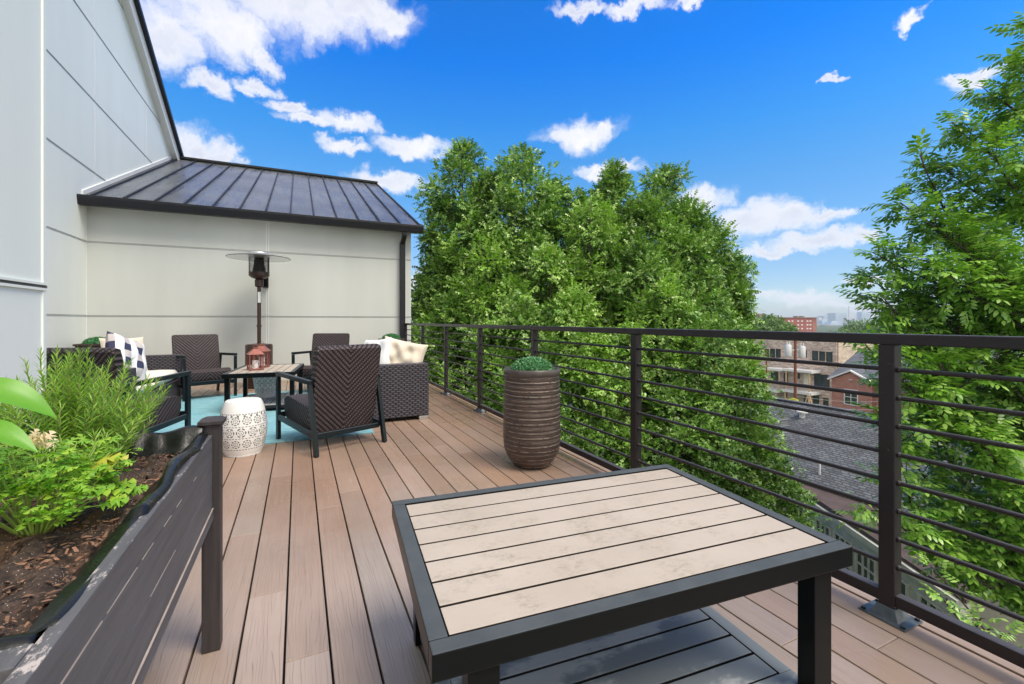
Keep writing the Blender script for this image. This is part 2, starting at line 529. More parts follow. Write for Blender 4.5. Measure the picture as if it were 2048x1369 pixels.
M = {
    'deck': mat('deck_board', (.3, .2, .15), fn=f_deck, bump=0.35, spec=0.55),
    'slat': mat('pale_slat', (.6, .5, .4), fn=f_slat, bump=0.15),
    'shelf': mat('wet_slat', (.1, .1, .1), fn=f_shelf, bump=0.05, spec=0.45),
    'metal': mat('black_metal', (0.006, 0.0068, 0.0075), 0.3, spec=0.12, fn=f_topsheen((0.0045, 0.006, 0.0065), (0.090, 0.102, 0.110))),
    'chairmetal': mat('chair_frame_metal', (0.012, 0.020, 0.024), 0.3, spec=0.3, fn=f_topsheen((0.007, 0.013, 0.016), (0.05, 0.065, 0.075))),
    'rail': mat('bronze_rail_paint', (0.020, 0.0165, 0.018), 0.3, spec=0.35, fn=f_topsheen((0.020, 0.0165, 0.018), (0.085, 0.082, 0.090), .8)),
    'black': mat('matte_black', (0.004, 0.004, 0.004), 0.9, spec=0.1),
    'plate': mat('plate_metal', (0.10, 0.12, 0.135), 0.35, 0.3, var=0.3, vs=30),
    'herz': mat('wicker_back', (.1, .08, .08), 0.45, spec=0.22, fn=herring('z'), bump=1.0),
    'hery': mat('wicker_seat', (.1, .08, .08), 0.45, spec=0.22, fn=herring('y'), bump=1.0),
    'weave': mat('wicker_weave', (.1, .1, .1), 0.45, spec=0.25, fn=f_weave, bump=0.9),
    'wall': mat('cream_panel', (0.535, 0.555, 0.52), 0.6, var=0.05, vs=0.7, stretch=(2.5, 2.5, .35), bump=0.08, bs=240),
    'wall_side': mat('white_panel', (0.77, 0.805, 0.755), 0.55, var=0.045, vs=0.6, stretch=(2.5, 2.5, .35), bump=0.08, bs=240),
    'trim': mat('white_trim', (0.72, 0.72, 0.70), 0.5, var=0.03),
    'joint': mat('joint_shadow', (0.09, 0.09, 0.085), 0.7),
    'roofm': mat('standing_seam_metal', (.1, .1, .12), 0.3, 0.25, fn=f_roofmetal, spec=0.6),
    'gutter': mat('charcoal_gutter', (0.014, 0.015, 0.018), 0.4, spec=0.3),
    'board': mat('planter_board', (.1, .1, .1), 0.55, fn=f_board, bump=0.25),
    'post': mat('planter_post', (0.036, 0.030, 0.031), 0.5, var=0.3, vs=1.0, stretch=(60, 60, 4), bump=0.25, bs=1.0),
    'crack': mat('bare_wood_crack', (0.36, 0.30, 0.26), 0.7, var=0.2, vs=20),
    'liner': mat('black_plastic', (0.008, 0.009, 0.009), 0.30, spec=0.35, bump=0.8, bs=16, rvar=0.08),
    'soil': mat('potting_soil', (.1, .06, .04), 0.9, fn=f_soil, bump=0.9),
    'chip': mat('bark_chip', (0.125, 0.066, 0.040), 0.85, island=0.95, var=0.3),
    'pierced': mat('pierced_white', (.8, .8, .8), 0.3, fn=f_pierced, bump=0.9),
    'white': mat('white_glaze', (0.80, 0.80, 0.78), 0.3, var=0.03),
    'glaze': mat('brown_glaze', (.1, .06, .05), 0.4, fn=f_potglaze, bump=0.8, spec=0.6),
    'rimglaze': mat('rim_glaze', (0.075, 0.06, 0.055), 0.35, var=0.3, vs=12, bump=0.2, bs=60),
    'gold': mat('mustard_glaze', (0.42, 0.28, 0.075), 0.35, var=0.35, vs=9, bump=0.4, bs=24),
    'box': mat('dark_brown_box', (0.035, 0.022, 0.018), 0.5, var=0.3, vs=6, stretch=(2, 2, 12)),
    'cushion': mat('cream_cushion', (0.74, 0.69, 0.61), 0.85, var=0.04, vs=5, bump=0.2, bs=350),
    'pillow': mat('beige_pillow', (0.66, 0.58, 0.47), 0.85, var=0.06, vs=7, bump=0.3, bs=300),
    'pillow_w': mat('white_pillow', (0.80, 0.80, 0.80), 0.85, var=0.03, bump=0.2, bs=300),
    'plaid': mat('plaid_cotton', (.8, .8, .8), 0.9, fn=f_plaid, bump=0.15),
    'rug': mat('teal_rug', (.2, .4, .5), 0.95, fn=f_rug, bump=0.6),
    'chrome': mat('brushed_reflector', (0.72, 0.74, 0.76), 0.28, 0.8, var=0.05),
    'reflector': mat('reflector_underside', (0.50, 0.48, 0.42), 0.5, 0.1, var=0.12, vs=8),
    'rust': mat('brown_enamel', (0.050, 0.024, 0.018), 0.42, 0.2, var=0.3, vs=9, rvar=0.1),
    'mesh': mat('burner_mesh', (0.030, 0.022, 0.02), 0.5, 0.4, var=0.4, vs=60),
    'copper': mat('copper_lantern', (0.26, 0.085, 0.065), 0.4, 0.35, var=0.3, vs=18),
    'wax': mat('candle_wax', (0.85, 0.83, 0.80), 0.5),
    'glass': mat('lantern_glass', (0.9, 0.92, 0.92), 0.05, trans=0.9),
    'window': mat('window_glass', (0.03, 0.045, 0.05), 0.08, spec=0.8, var=0.5, vs=0.5),
    'label': mat('paper_label', (0.7, 0.7, 0.68), 0.6, var=0.25, vs=90),
    'foot': mat('brushed_foot', (0.45, 0.43, 0.40), 0.35, 0.6),
    'bark': mat('bark', (0.075, 0.058, 0.047), 0.9, var=0.45, vs=3, stretch=(6, 6, 1), bump=0.8, bs=20),
    'bark2': mat('twig_bark', (0.060, 0.043, 0.036), 0.85, var=0.4, vs=5, bump=0.5, bs=30),
    'ground': mat('grass_and_dirt', (0.055, 0.085, 0.03), 0.95, var=0.5, vs=0.4),
    'asphalt': mat('asphalt', (0.06, 0.06, 0.06), 0.9, var=0.2, vs=1),
    'shingle': mat('slate_grey_shingle', (.1, .1, .1), 0.9, fn=f_shingle((0.060, 0.066, 0.074), (0.112, 0.122, 0.134))),
    'shingle2': mat('blue_grey_shingle', (.1, .1, .1), 0.9, fn=f_shingle((0.075, 0.082, 0.10), (0.11, 0.12, 0.14))),
    'brownroof': mat('brown_rolled_roof', (0.075, 0.052, 0.047), 0.85, var=0.3, vs=2.5, bump=0.3, bs=20),
    'brick_tan': mat('tumbled_tan_brick', (.3, .2, .2), 0.9, fn=f_brick((0.25, 0.185, 0.155), (0.48, 0.39, 0.33), (0.40, 0.37, 0.34), 0.42, 0.13, 0.35)),
    'brick_pale': mat('pale_tan_brick', (.3, .2, .2), 0.9, fn=f_brick((0.34, 0.26, 0.20), (0.52, 0.43, 0.35), (0.45, 0.40, 0.34), 0.42, 0.13, 0.2)),
    'brick_red': mat('red_brick', (.3, .1, .1), 0.9, fn=f_brick((0.24, 0.085, 0.062), (0.33, 0.135, 0.10), (0.34, 0.24, 0.2), 0.35, 0.11, 0.12)),
    'brick_far': mat('far_red_brick', (0.30, 0.10, 0.085), 0.9, var=0.12, vs=0.2),
    'siding': mat('white_siding', (0.62, 0.62, 0.61), 0.6, var=0.05),
    'oldpaint': mat('weathered_cream_paint', (0.46, 0.46, 0.40), 0.7, var=0.2, vs=3),
    'stone': mat('weathered_stone', (0.22, 0.17, 0.13), 0.9, var=0.4, vs=3, bump=0.5, bs=9),
    'lumber': mat('fresh_lumber', (0.55, 0.38, 0.22), 0.8, var=0.1),
    'polewood': mat('creosote_pole', (0.16, 0.055, 0.028), 0.85, var=0.4, vs=2, stretch=(4, 4, 1)),
    'galv': mat('galvanised_steel', (0.55, 0.57, 0.58), 0.45, 0.4, var=0.1),
    'wire': mat('power_wire', (0.35, 0.35, 0.36), 0.5),
    'glassfar': mat('haze_blue_glass', (0.36, 0.48, 0.58), 0.35, var=0.15, vs=0.05),  # distance haze tinted into the tower glass colour
    'concfar': mat('haze_pale_concrete', (0.50, 0.52, 0.54), 0.8, var=0.08, vs=0.03),  # haze paleness included in the colour
    'door': mat('white_door', (0.68, 0.66, 0.58), 0.5),
    'reddoor': mat('brown_door', (0.22, 0.10, 0.07), 0.5),
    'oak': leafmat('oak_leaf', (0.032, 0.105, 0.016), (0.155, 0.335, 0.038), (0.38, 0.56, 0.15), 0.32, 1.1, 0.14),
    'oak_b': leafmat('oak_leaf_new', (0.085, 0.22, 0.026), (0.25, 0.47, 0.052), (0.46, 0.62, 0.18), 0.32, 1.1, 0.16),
    'ash': leafmat('ash_leaf', (0.055, 0.165, 0.022), (0.18, 0.385, 0.038), (0.38, 0.58, 0.12), 0.34, 1.0, 0.18),
    'farleaf': leafmat('far_leaf', (0.050, 0.13, 0.028), (0.11, 0.21, 0.040), (0.18, 0.28, 0.06), 0.5, 0.3, 0.2),
    'topiary': leafmat('boxwood_leaf', (0.008, 0.10, 0.022), (0.025, 0.17, 0.045), (0.12, 0.36, 0.14), 0.4, 9, 0.1),
    'topiary_b': leafmat('boxwood_leaf_bluish', (0.03, 0.15, 0.045), (0.06, 0.23, 0.08), (0.28, 0.50, 0.26), 0.4, 9, 0.1),
    'rosemary': leafmat('rosemary_needle', (0.13, 0.28, 0.038), (0.24, 0.42, 0.05), (0.40, 0.56, 0.10), 0.45, 12, 0.3),
    'parsley': leafmat('celery_leaf', (0.13, 0.34, 0.03), (0.24, 0.47, 0.045), (0.44, 0.58, 0.06), 0.45, 12, 0.35),
    'yellowleaf': leafmat('yellow_leaf', (0.48, 0.50, 0.05), (0.60, 0.56, 0.07), (0.65, 0.6, 0.16), 0.5, 12, 0.35),
    'petal': leafmat('faded_petal', (0.70, 0.52, 0.36), (0.74, 0.62, 0.46), (0.78, 0.7, 0.55), 0.6, 20, 0.3),
    'broad': leafmat('broad_leaf', (0.13, 0.36, 0.03), (0.19, 0.44, 0.04), (0.2, 0.45, 0.05), 0.35, 6, 0.4),
    'stem': mat('green_stem', (0.30, 0.42, 0.08), 0.5, var=0.3, vs=20),
    'woodstem': mat('woody_stem', (0.22, 0.20, 0.08), 0.7, var=0.3, vs=30),
}
M['tan'] = M['lumber']


# ------------------------------------------------------------------ geometry helpers
class G:
    def __init__(self):
        self.v, self.f, self.cuts = [], [], []

    def add(self, vs, fs):
        o = len(self.v)
        self.cuts.append((o, len(self.f)))
        self.v += [tuple(p) for p in vs]
        self.f += [tuple(i + o for i in q) for q in fs]
        return self

    def box(self, x0, x1, y0, y1, z0, z1, T=None):
        vs = [Vector(p) for p in ((x0, y0, z0), (x1, y0, z0), (x1, y1, z0), (x0, y1, z0), (x0, y0, z1), (x1, y0, z1), (x1, y1, z1), (x0, y1, z1))]
        if T is not None:
            vs = [T @ p for p in vs]
        return self.add(vs, [(0, 3, 2, 1), (4, 5, 6, 7), (0, 1, 5, 4), (1, 2, 6, 5), (2, 3, 7, 6), (3, 0, 4, 7)])

    def bar(self, a, b, w, h, up=(0, 0, 1)):
        """Rectangular bar from a to b, w across, h along up."""
        a, b = Vector(a), Vector(b)
        d = (b - a).normalized()
        s = d.cross(Vector(up))
        if s.length < 1e-4:
            s = d.cross(Vector((1, 0, 0)))
        s.normalize()
        n = s.cross(d).normalized()
        s, n = s * w / 2, n * h / 2
        vs = [a - s - n, a + s - n, a + s + n, a - s + n, b - s - n, b + s - n, b + s + n, b - s + n]
        return self.add(vs, [(0, 1, 2, 3), (7, 6, 5, 4), (0, 4, 5, 1), (1, 5, 6, 2), (2, 6, 7, 3), (3, 7, 4, 0)])

    def prism(self, poly, vec):
        """Extrude a planar polygon (3-D points) along vec."""
        n = len(poly)
        vec = Vector(vec)
        vs = [Vector(p) for p in poly] + [Vector(p) + vec for p in poly]
        fs = [tuple(range(n))[::-1], tuple(range(n, 2 * n))]
        fs += [(i, (i + 1) % n, n + (i + 1) % n, n + i) for i in range(n)]
        return self.add(vs, fs)

    def tube(self, pts, rs, n=8, cap=True):
        pts = [Vector(p) for p in pts]
        if not hasattr(rs, '__len__'):
            rs = [rs] * len(pts)
        vs, fs = [], []
        ref = Vector((0.123, 0.31, 0.94)).normalized()
        for i, p in enumerate(pts):
            d = (pts[min(i + 1, len(pts) - 1)] - pts[max(i - 1, 0)]).normalized()
            s = d.cross(ref)
            if s.length < 0.05:
                s = d.cross(Vector((1, 0, 0)))
            s.normalize()
            q = s.cross(d)
            for k in range(n):
                a = 2 * math.pi * k / n
                vs.append(p + (s * math.cos(a) + q * math.sin(a)) * rs[i])
        for i in range(len(pts) - 1):
            for k in range(n):
                a, b = i * n + k, i * n + (k + 1) % n
                fs.append((a, b, b + n, a + n))
        if cap:
            fs.append(tuple(range(n))[::-1])
            fs.append(tuple(range((len(pts) - 1) * n, len(pts) * n)))
        return self.add(vs, fs)

    def lathe(self, prof, n=32, c=(0, 0, 0)):
        vs, fs = [], []
        for r, z in prof:
            for k in range(n):
                a = 2 * math.pi * k / n
                vs.append((c[0] + r * math.cos(a), c[1] + r * math.sin(a), c[2] + z))
        for i in range(len(prof) - 1):
            for k in range(n):
                a, b = i * n + k, i * n + (k + 1) % n
                fs.append((a, b, b + n, a + n))
        fs.append(tuple(range(n))[::-1])
        fs.append(tuple(range((len(prof) - 1) * n, len(prof) * n)))
        return self.add(vs, fs)

    def build(self, name, m, parent=None, smooth=False, bevel=0.0, loc=None):
        me = bpy.data.meshes.new(name)
        me.from_pydata(self.v, [], self.f)
        me.materials.append(m)
        if smooth:
            me.shade_smooth()
            if smooth == 'auto':
                me.set_sharp_from_angle(angle=math.radians(40))
        me.update()
        o = bpy.data.objects.new(name, me)
        scene.collection.objects.link(o)
        if parent is not None:
            o.parent = parent
        if loc is not None:
            o.location = loc
        if bevel:
            b = o.modifiers.new('bevel', 'BEVEL')
            b.width = bevel
            b.segments = 2
            b.limit_method = 'ANGLE'
        return o


def build_each(g, name, m, parent=None, **kw):
    """One object per piece that was added to g."""
    ends = g.cuts[1:] + [(len(g.v), len(g.f))]
    out = []
    for (v0, f0), (v1, f1) in zip(g.cuts, ends):
        p = G()
        p.v = g.v[v0:v1]
        p.f = [tuple(i - v0 for i in q) for q in g.f[f0:f1]]
        out.append(p.build(name, m, parent, **kw))
    return out


def tag(o, label=None, cat=None, group=None, kind=None):
    if label:
        o['label'] = label
    if cat:
        o['category'] = cat
    if group:
        o['group'] = group
    if kind:
        o['kind'] = kind
    return o


def thing(name, label, cat, loc=(0, 0, 0), rz=0.0, group=None):
    o = bpy.data.objects.new(name, None)
    o.empty_display_size = 0.1
    scene.collection.objects.link(o)
    o.location = loc
    o.rotation_euler = (0, 0, rz)
    return tag(o, label, cat, group)


def copy_tree(root, loc, rz, label, group=None):
    def rec(o, par):
        c = o.copy()
        scene.collection.objects.link(c)
        c.parent = par
        for ch in list(o.children):
            rec(ch, c)
        return c
    r = rec(root, None)
    r.location = loc
    r.rotation_euler = (0, 0, rz)
    r['label'] = label
    if group:
        r['group'] = group
    return r


def np_mesh(name, verts, tris, m, parent=None, smooth=False):
    me = bpy.data.meshes.new(name)
    verts = np.ascontiguousarray(verts, dtype=np.float32)
    tris = np.ascontiguousarray(tris, dtype=np.int32)
    me.vertices.add(len(verts))
    me.vertices.foreach_set('co', verts.ravel())
    me.loops.add(tris.size)
    me.loops.foreach_set('vertex_index', tris.ravel())
    me.polygons.add(len(tris))
    me.polygons.foreach_set('loop_start', np.arange(0, tris.size, 3, dtype=np.int32))
    me.update(calc_edges=True)
    me.materials.append(m)
    if smooth:
        me.shade_smooth()
    o = bpy.data.objects.new(name, me)
    scene.collection.objects.link(o)
    if parent is not None:
        o.parent = parent
    return o


def scatter(tv, tf, pos, dirs, nrm, scale):
    """Copies of a small leaf template: x along dirs, z along nrm."""
    tv, tf = np.array(tv, float), np.array(tf, int)
    d = dirs / np.maximum(np.linalg.norm(dirs, axis=1, keepdims=True), 1e-6)
    s = np.cross(nrm, d)
    s /= np.maximum(np.linalg.norm(s, axis=1, keepdims=True), 1e-6)
    n = np.cross(d, s)
    N = len(pos)
    sc = np.asarray(scale).reshape(N, 1, 1)
    V = pos[:, None, :] + sc * (tv[None, :, 0:1] * d[:, None, :] + tv[None, :, 1:2] * s[:, None, :] + tv[None, :, 2:3] * n[:, None, :])
    T = tf[None] + (np.arange(N) * len(tv))[:, None, None]
    return V.reshape(-1, 3), T.reshape(-1, 3)


OAK_V = [(0, 0, 0), (.38, 0, .02), (.66, 0, 0), (1.0, 0, -.10), (.26, .27, -.05), (.26, -.27, -.05), (.60, .40, -.10), (.60, -.40, -.10), (.90, .25, -.12), (.90, -.25, -.12), (.5, .075, 0), (.5, -.075, 0)]
OAK_F = [(0, 4, 1), (0, 1, 5), (1, 6, 10), (1, 11, 7), (10, 6, 2), (11, 7, 2), (1, 10, 2), (1, 2, 11), (2, 8, 3), (2, 3, 9)]


def compound():
    v, f = [], []
    def leaflet(x, y, ang, L, W, dz):
        o = len(v)
        c, s = math.cos(ang), math.sin(ang)
        for (a, b, h) in ((0, 0, 0), (.38 * L, W, 0), (.38 * L, -W, 0), (L, 0, dz), (.75 * L, W * .6, dz * .5), (.75 * L, -W * .6, dz * .5)):
            v.append((x + a * c - b * s, y + a * s + b * c, h - 0.012 * (a / L) + (0.0 if b == 0 else -0.015)))
        f.extend([(o, o + 2, o + 1), (o + 1, o + 2, o + 5), (o + 1, o + 5, o + 4), (o + 4, o + 5, o + 3)])
    for i, x in enumerate((.30, .50, .70)):
        for s in (1, -1):
            leaflet(x, 0, s * 1.0, .36, .085, -.10)
    leaflet(.85, 0, 0, .36, .09, -.12)
    return v, f


COMP_V, COMP_F = compound()
rng = np.random.default_rng(7)
random.seed(11)


def unit(n):
    a = rng.normal(size=(n, 3))
    return a / np.linalg.norm(a, axis=1, keepdims=True)


def sprays(centres, axes, per, spread, tv, tf, size, droop=0.15):
    """Groups of leaves fanned about twig tips."""
    n = len(centres)
    c = np.repeat(centres, per, 0)
    ax = np.repeat(axes, per, 0)
    j = unit(n * per)
    pos = c + j * spread * rng.uniform(.2, 1, (n * per, 1))
    d = ax * .55 + j + np.array([0, 0, -droop])
    nr = ax * 0.8 + unit(n * per) * .5 + np.array([0, 0, .45])
    return scatter(tv, tf, pos, d, nr, size * rng.uniform(.65, 1.15, n * per))


def to_world(px, py, d):
    u = (px - CX) / F
    return np.stack([d * (SA + u * CA), d * (CA - u * SA), CH + (HY - py) / F * d], -1)


GZ = -12.0


# ------------------------------------------------------------------ setting
def build_setting():
    g = G()
    g.add([(-600, -600, GZ), (3500, -600, GZ), (3500, 3500, GZ), (-600, 3500, GZ)], [(0, 1, 2, 3)])
    tag(g.build('ground', M['ground']), 'grassy ground far below the deck', 'ground', kind='structure')
    g = G()
    g.add([(27, -60, GZ + .02), (36, -60, GZ + .02), (36, 160, GZ + .02), (27, 160, GZ + .02)], [(0, 1, 2, 3)])
    tag(g.build('road', M['asphalt']), 'grey street between the houses', 'road', kind='structure')
    # deck boards run along Y; the end joints of the nearest boards follow the photograph
    g = G()
    pitch, x0 = 0.1396, -0.042
    joints = {-3: [5.0, 1.6], -2: [4.13, 2.71, 0.9], -1: [3.63, 2.09, .5], 0: [1.645, 5.9], 1: [2.90, 6.6], 2: [3.115, 7.2], 3: [3.565, 0.7], 4: [3.30, 6.9], 5: [4.9, 1.2], 6: [3.74, 0.9], 7: [5.9, 2.5], 8: [7.2, 3.9], 9: [3.6, 6.1], 10: [2.2, 5.2], 11: [4.4, 1.0], 12: [3.35, 6.8], 13: [2.9, 0.85], 14: [1.2, 6.6]}
    for i in range(-22, 15):
        a, b = x0 + i * pitch + 0.0035, x0 + (i + 1) * pitch - 0.0035
        if b < -3.09:
            continue
        b = min(b, 2.055)
        ys = sorted(joints.get(i, [random.uniform(0, 3), random.uniform(4, 8)]) + [-1.6, 9.5])
        for k in range(len(ys) - 1):
            g.box(a, b, ys[k] + .001, ys[k + 1] - .001, -0.025, 0.0)
    g.box(2.062, 2.20, -1.6, 9.5, -0.025, 0.0)
    o = g.build('deck', M['deck'], bevel=0.003)
    tag(o, 'brown composite deck boards running along the terrace', 'deck', kind='structure')
    g = G()
    g.box(-3.3, 2.19, -1.6, 9.5, -0.30, -0.045)
    tag(g.build('deck_base', M['gutter']), 'dark frame under the deck boards', 'deck', kind='structure')


def build_house():
    h = thing('panel_house', 'white and cream panelled building with dark metal roof at the end of the deck', 'building', (0, 0, 0))
    FY, LX, NX, NY = 9.5, -3.09, -0.95, 2.51
    g = G()
    g.box(LX - 3, NX, -3.0, NY, -12, 5.2)
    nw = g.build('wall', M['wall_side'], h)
    g = G()
    g.box(NX, NX + .008, -3.0, NY + .003, 1.262, 1.272).box(NX, NX + .008, -3.0, NY + .003, 1.240, 1.250)
    g.box(NX, NX + .006, NY - .022, NY + .002, .0, 1.239).box(NX, NX + .006, NY - .022, NY + .002, 1.273, 5.2)
    build_each(g, 'panel_trim', M['wall_side'], nw)
    g = G()
    g.box(NX, NX + .003, -3.0, NY, 1.2505, 1.2615).box(NX, NX + .008, NY - .008, NY + .004, 1.2505, 1.2615)
    build_each(g, 'panel_joint', M['joint'], nw)
    # gable wall of the tall part
    rk = lambda y: 7.43 - .47 * (y - 11.23)
    g = G()
    g.prism([(LX, NY + .001, -12), (LX, 15.25, -12), (LX, 15.25, rk(15.25)), (LX, 4.5, rk(4.5)), (LX, NY + .001, rk(4.5))], (-6, 0, 0))
    gw = g.build('gable_wall', M['wall_side'], h)
    g = G()
    for z in (1.19, 2.385, 3.585, 4.785, 5.985, 7.185):
        ye = min(15.2, 11.23 + (7.43 - z) / .47 - .1)
        if z < 3:
            ye = FY
        elif z < 5.7:
            ye = min(ye, 9.35 + (z - 3.05) / .43)
        for dz in (0, .017):
            g.box(LX, LX + .004, NY + .01, ye, z + dz - .0017, z + dz + .0017)
    build_each(g, 'panel_joint', M['joint'], gw)
    g = G()
    for y in (4.2, 7.03, 9.85, 12.68):
        z0 = 3.1 + (y - 9.35) * .43 if y > 9 else 0
        g.box(LX, LX + .0025, y - .012, y + .012, z0, rk(y) - .2)
    build_each(g, 'panel_seam', M['trim'], gw)
    # rake board and roof of the tall part
    y0, y1 = 4.5, 15.42
    g = G()
    g.prism([(LX, y0, rk(y0) - .26), (LX, y1, rk(y1) - .26), (LX, y1, rk(y1) + .02), (LX, y0, rk(y0) + .02)], (.14, 0, 0))
    g.build('rake_board', M['trim'], h)
    g = G()
    g.prism([(LX - 6, y0, rk(y0) + .022), (LX - 6, y1 + .1, rk(y1 + .1) + .022), (LX - 6, y1 + .1, rk(y1 + .1) + .12), (LX - 6, y0, rk(y0) + .12)], (6.22, 0, 0))
    g.build('upper_roof', M['gutter'], h)
    # low wing across the end of the deck
    sl = (5.57 - 3.08) / (15.15 - 9.30)
    rz = lambda y: 3.08 + sl * (y - 9.30)
    g = G()
    g.prism([(LX, FY, -12), (LX, 20.8, -12), (LX, 20.8, rz(9.5) - .06), (LX, 15.15, rz(15.15) - .06), (LX, FY, rz(FY) - .06)], (2.146 - LX, 0, 0))
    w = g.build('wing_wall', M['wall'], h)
    g = G()
    for z in (1.185, 2.385):
        for dz in (0, .017):
            g.box(LX + .004, 2.146, FY - .004, FY, z + dz - .0017, z + dz + .0017)
    build_each(g, 'panel_joint', M['joint'], w)
    g = G()
    g.box(-.545, -.533, FY - .0035, FY, 0, 3.0).box(-.507, -.495, FY - .0035, FY, 0, 3.0).box(2.03, 2.04, FY - .0035, FY, 0, 3.0)
    g.box(LX, LX + .006, FY - .006, FY, 0, 3.0)
    build_each(g, 'panel_seam', M['trim'], w)
    X0, X1 = LX - .0, 2.30
    g = G()
    ya, yb, yc = 9.28, 15.15, 21.0
    zt = lambda y: rz(y) if y <= yb else rz(yb) - sl * (y - yb)
    g.prism([(X0, ya, zt(ya) - .05), (X0, yb, zt(yb) - .05), (X0, yc, zt(yc) - .05), (X0, yc, zt(yc)), (X0, yb, zt(yb)), (X0, ya, zt(ya))], (X1 - X0, 0, 0))
    rf = g.build('wing_roof', M['roofm'], h)
    g = G()
    n = 13
    for i in range(n + 1):
        x = X0 + .12 + (X1 - X0 - .13) * i / n
        for (p, q) in ((ya + .02, yb), (yb, yc)):
            g.prism([(x - .011, p, zt(p)), (x - .011, q, zt(q)), (x - .011, q, zt(q) + .042), (x - .011, p, zt(p) + .042)], (.022, 0, 0))
    build_each(g, 'roof_seam', M['gutter'], rf)
    g = G()
    g.box(X0, X1 + .02, yb - .10, yb + .10, zt(yb) + .012, zt(yb) + .065)
    g.prism([(X1 - .02, ya, zt(ya) - .14), (X1 - .02, yb, zt(yb) - .14), (X1 - .02, yb, zt(yb) + .03), (X1 - .02, ya, zt(ya) + .03)], (.04, 0, 0))
    build_each(g, 'roof_edge', M['gutter'], rf)
    g = G()
    g.prism([(LX + .002, ya + .03, zt(ya) + .02), (LX + .002, yb, zt(yb) + .02), (LX + .002, yb, zt(yb) + .11), (LX + .002, ya + .03, zt(ya) + .10)], (.02, 0, 0))
    g.build('wall_flashing', M['trim'], h)
    # gutter and downspout
    g = G()
    g.prism([(-3.16, 9.14, 3.075), (-3.16, 9.14, 3.035), (-3.16, 9.17, 2.925), (-3.16, 9.29, 2.925), (-3.16, 9.29, 3.075)], (2.30 + .03 + 3.16, 0, 0))
    gt = g.build('gutter', M['gutter'], h, bevel=.004)
    g = G()
    g.box(-3.09, 2.28, 9.292, 9.5, 2.955, 2.985)
    g.build('soffit', M['wall'], h)
    g = G()
    g.bar((1.955, 9.24, 2.93), (1.955, 9.24, 2.85), .085, .085, (0, 1, 0))
    g.bar((1.955, 9.24, 2.86), (1.955, 9.43, 2.72), .085, .085, (0, 1, 0))
    g.bar((1.955, 9.43, 2.745), (1.955, 9.43, 0.02), .105, .085, (0, 1, 0))
    g.build('downspout', M['gutter'], h, bevel=.006)
    lamp = G()
    lamp.box(-.60, -.50, 9.44, 9.4955, 1.73, 1.92)
    lp = lamp.build('wall_lamp', M['gutter'], h, bevel=.006)
    G().box(-.585, -.515, 9.40, 9.439, 1.75, 1.90).build('lamp_shade', M['metal'], lp)


def build_railing():
    r = thing('metal_railing', 'dark bronze metal railing with horizontal round rods along the deck edge', 'railing', (2.02, 0, 0))
    H = 1.067
    G().box(-.03, .03, -1.5, 9.47, H - .04, H).build('top_rail', M['rail'], r, bevel=.004)
    G().box(-.02, .02, -1.5, 9.47, .052, .095).build('bottom_rail', M['rail'], r, bevel=.003)
    for i in range(8):
        z = .933 - i * .1055
        G().tube([(0, -1.5, z), (0, 9.47, z)], .0085, 10).build('rod', M['rail'], r, smooth='auto')
    sp = 1.417
    for k in range(-1, 7):
        y = .925 + k * sp
        if k == 6:
            y = 9.44
        G().box(-.026, .026, y - .026, y + .026, .003, H - .041).build('post', M['rail'], r, bevel=.003)
        g = G()
        g.box(-.062, .062, y - .075, y + .075, .001, .007)
        a, b = .046, .029
        vs = [(-a, y - a, .007), (a, y - a, .007), (a, y + a, .007), (-a, y + a, .007), (-b, y - b, .045), (b, y - b, .045), (b, y + b, .045), (-b, y + b, .045)]
        g.add(vs, [(0, 1, 5, 4), (1, 2, 6, 5), (2, 3, 7, 6), (3, 0, 4, 7), (4, 5, 6, 7)])
        pl = g.build('base_plate', M['plate'], r, bevel=.001)
        g = G()
        for sx in (-1, 1):
            for sy in (-1, 1):
                g.lathe([(.008, 0), (.008, .005), (.005, .008)], 8, (sx * .050, y + sy * .063, .007))
        build_each(g, 'bolt', M['metal'], pl)
        if k < 3:
            g = G()
            for i in range(8):
                for s in (-1, 1):
                    g.lathe([(.004, -.010), (.011, -.006), (.012, 0), (.010, .006), (.003, .010)], 8, (0, y + s * .029, .933 - i * .1055))
            build_each(g, 'weld_bead', M['rail'], r, smooth=True)


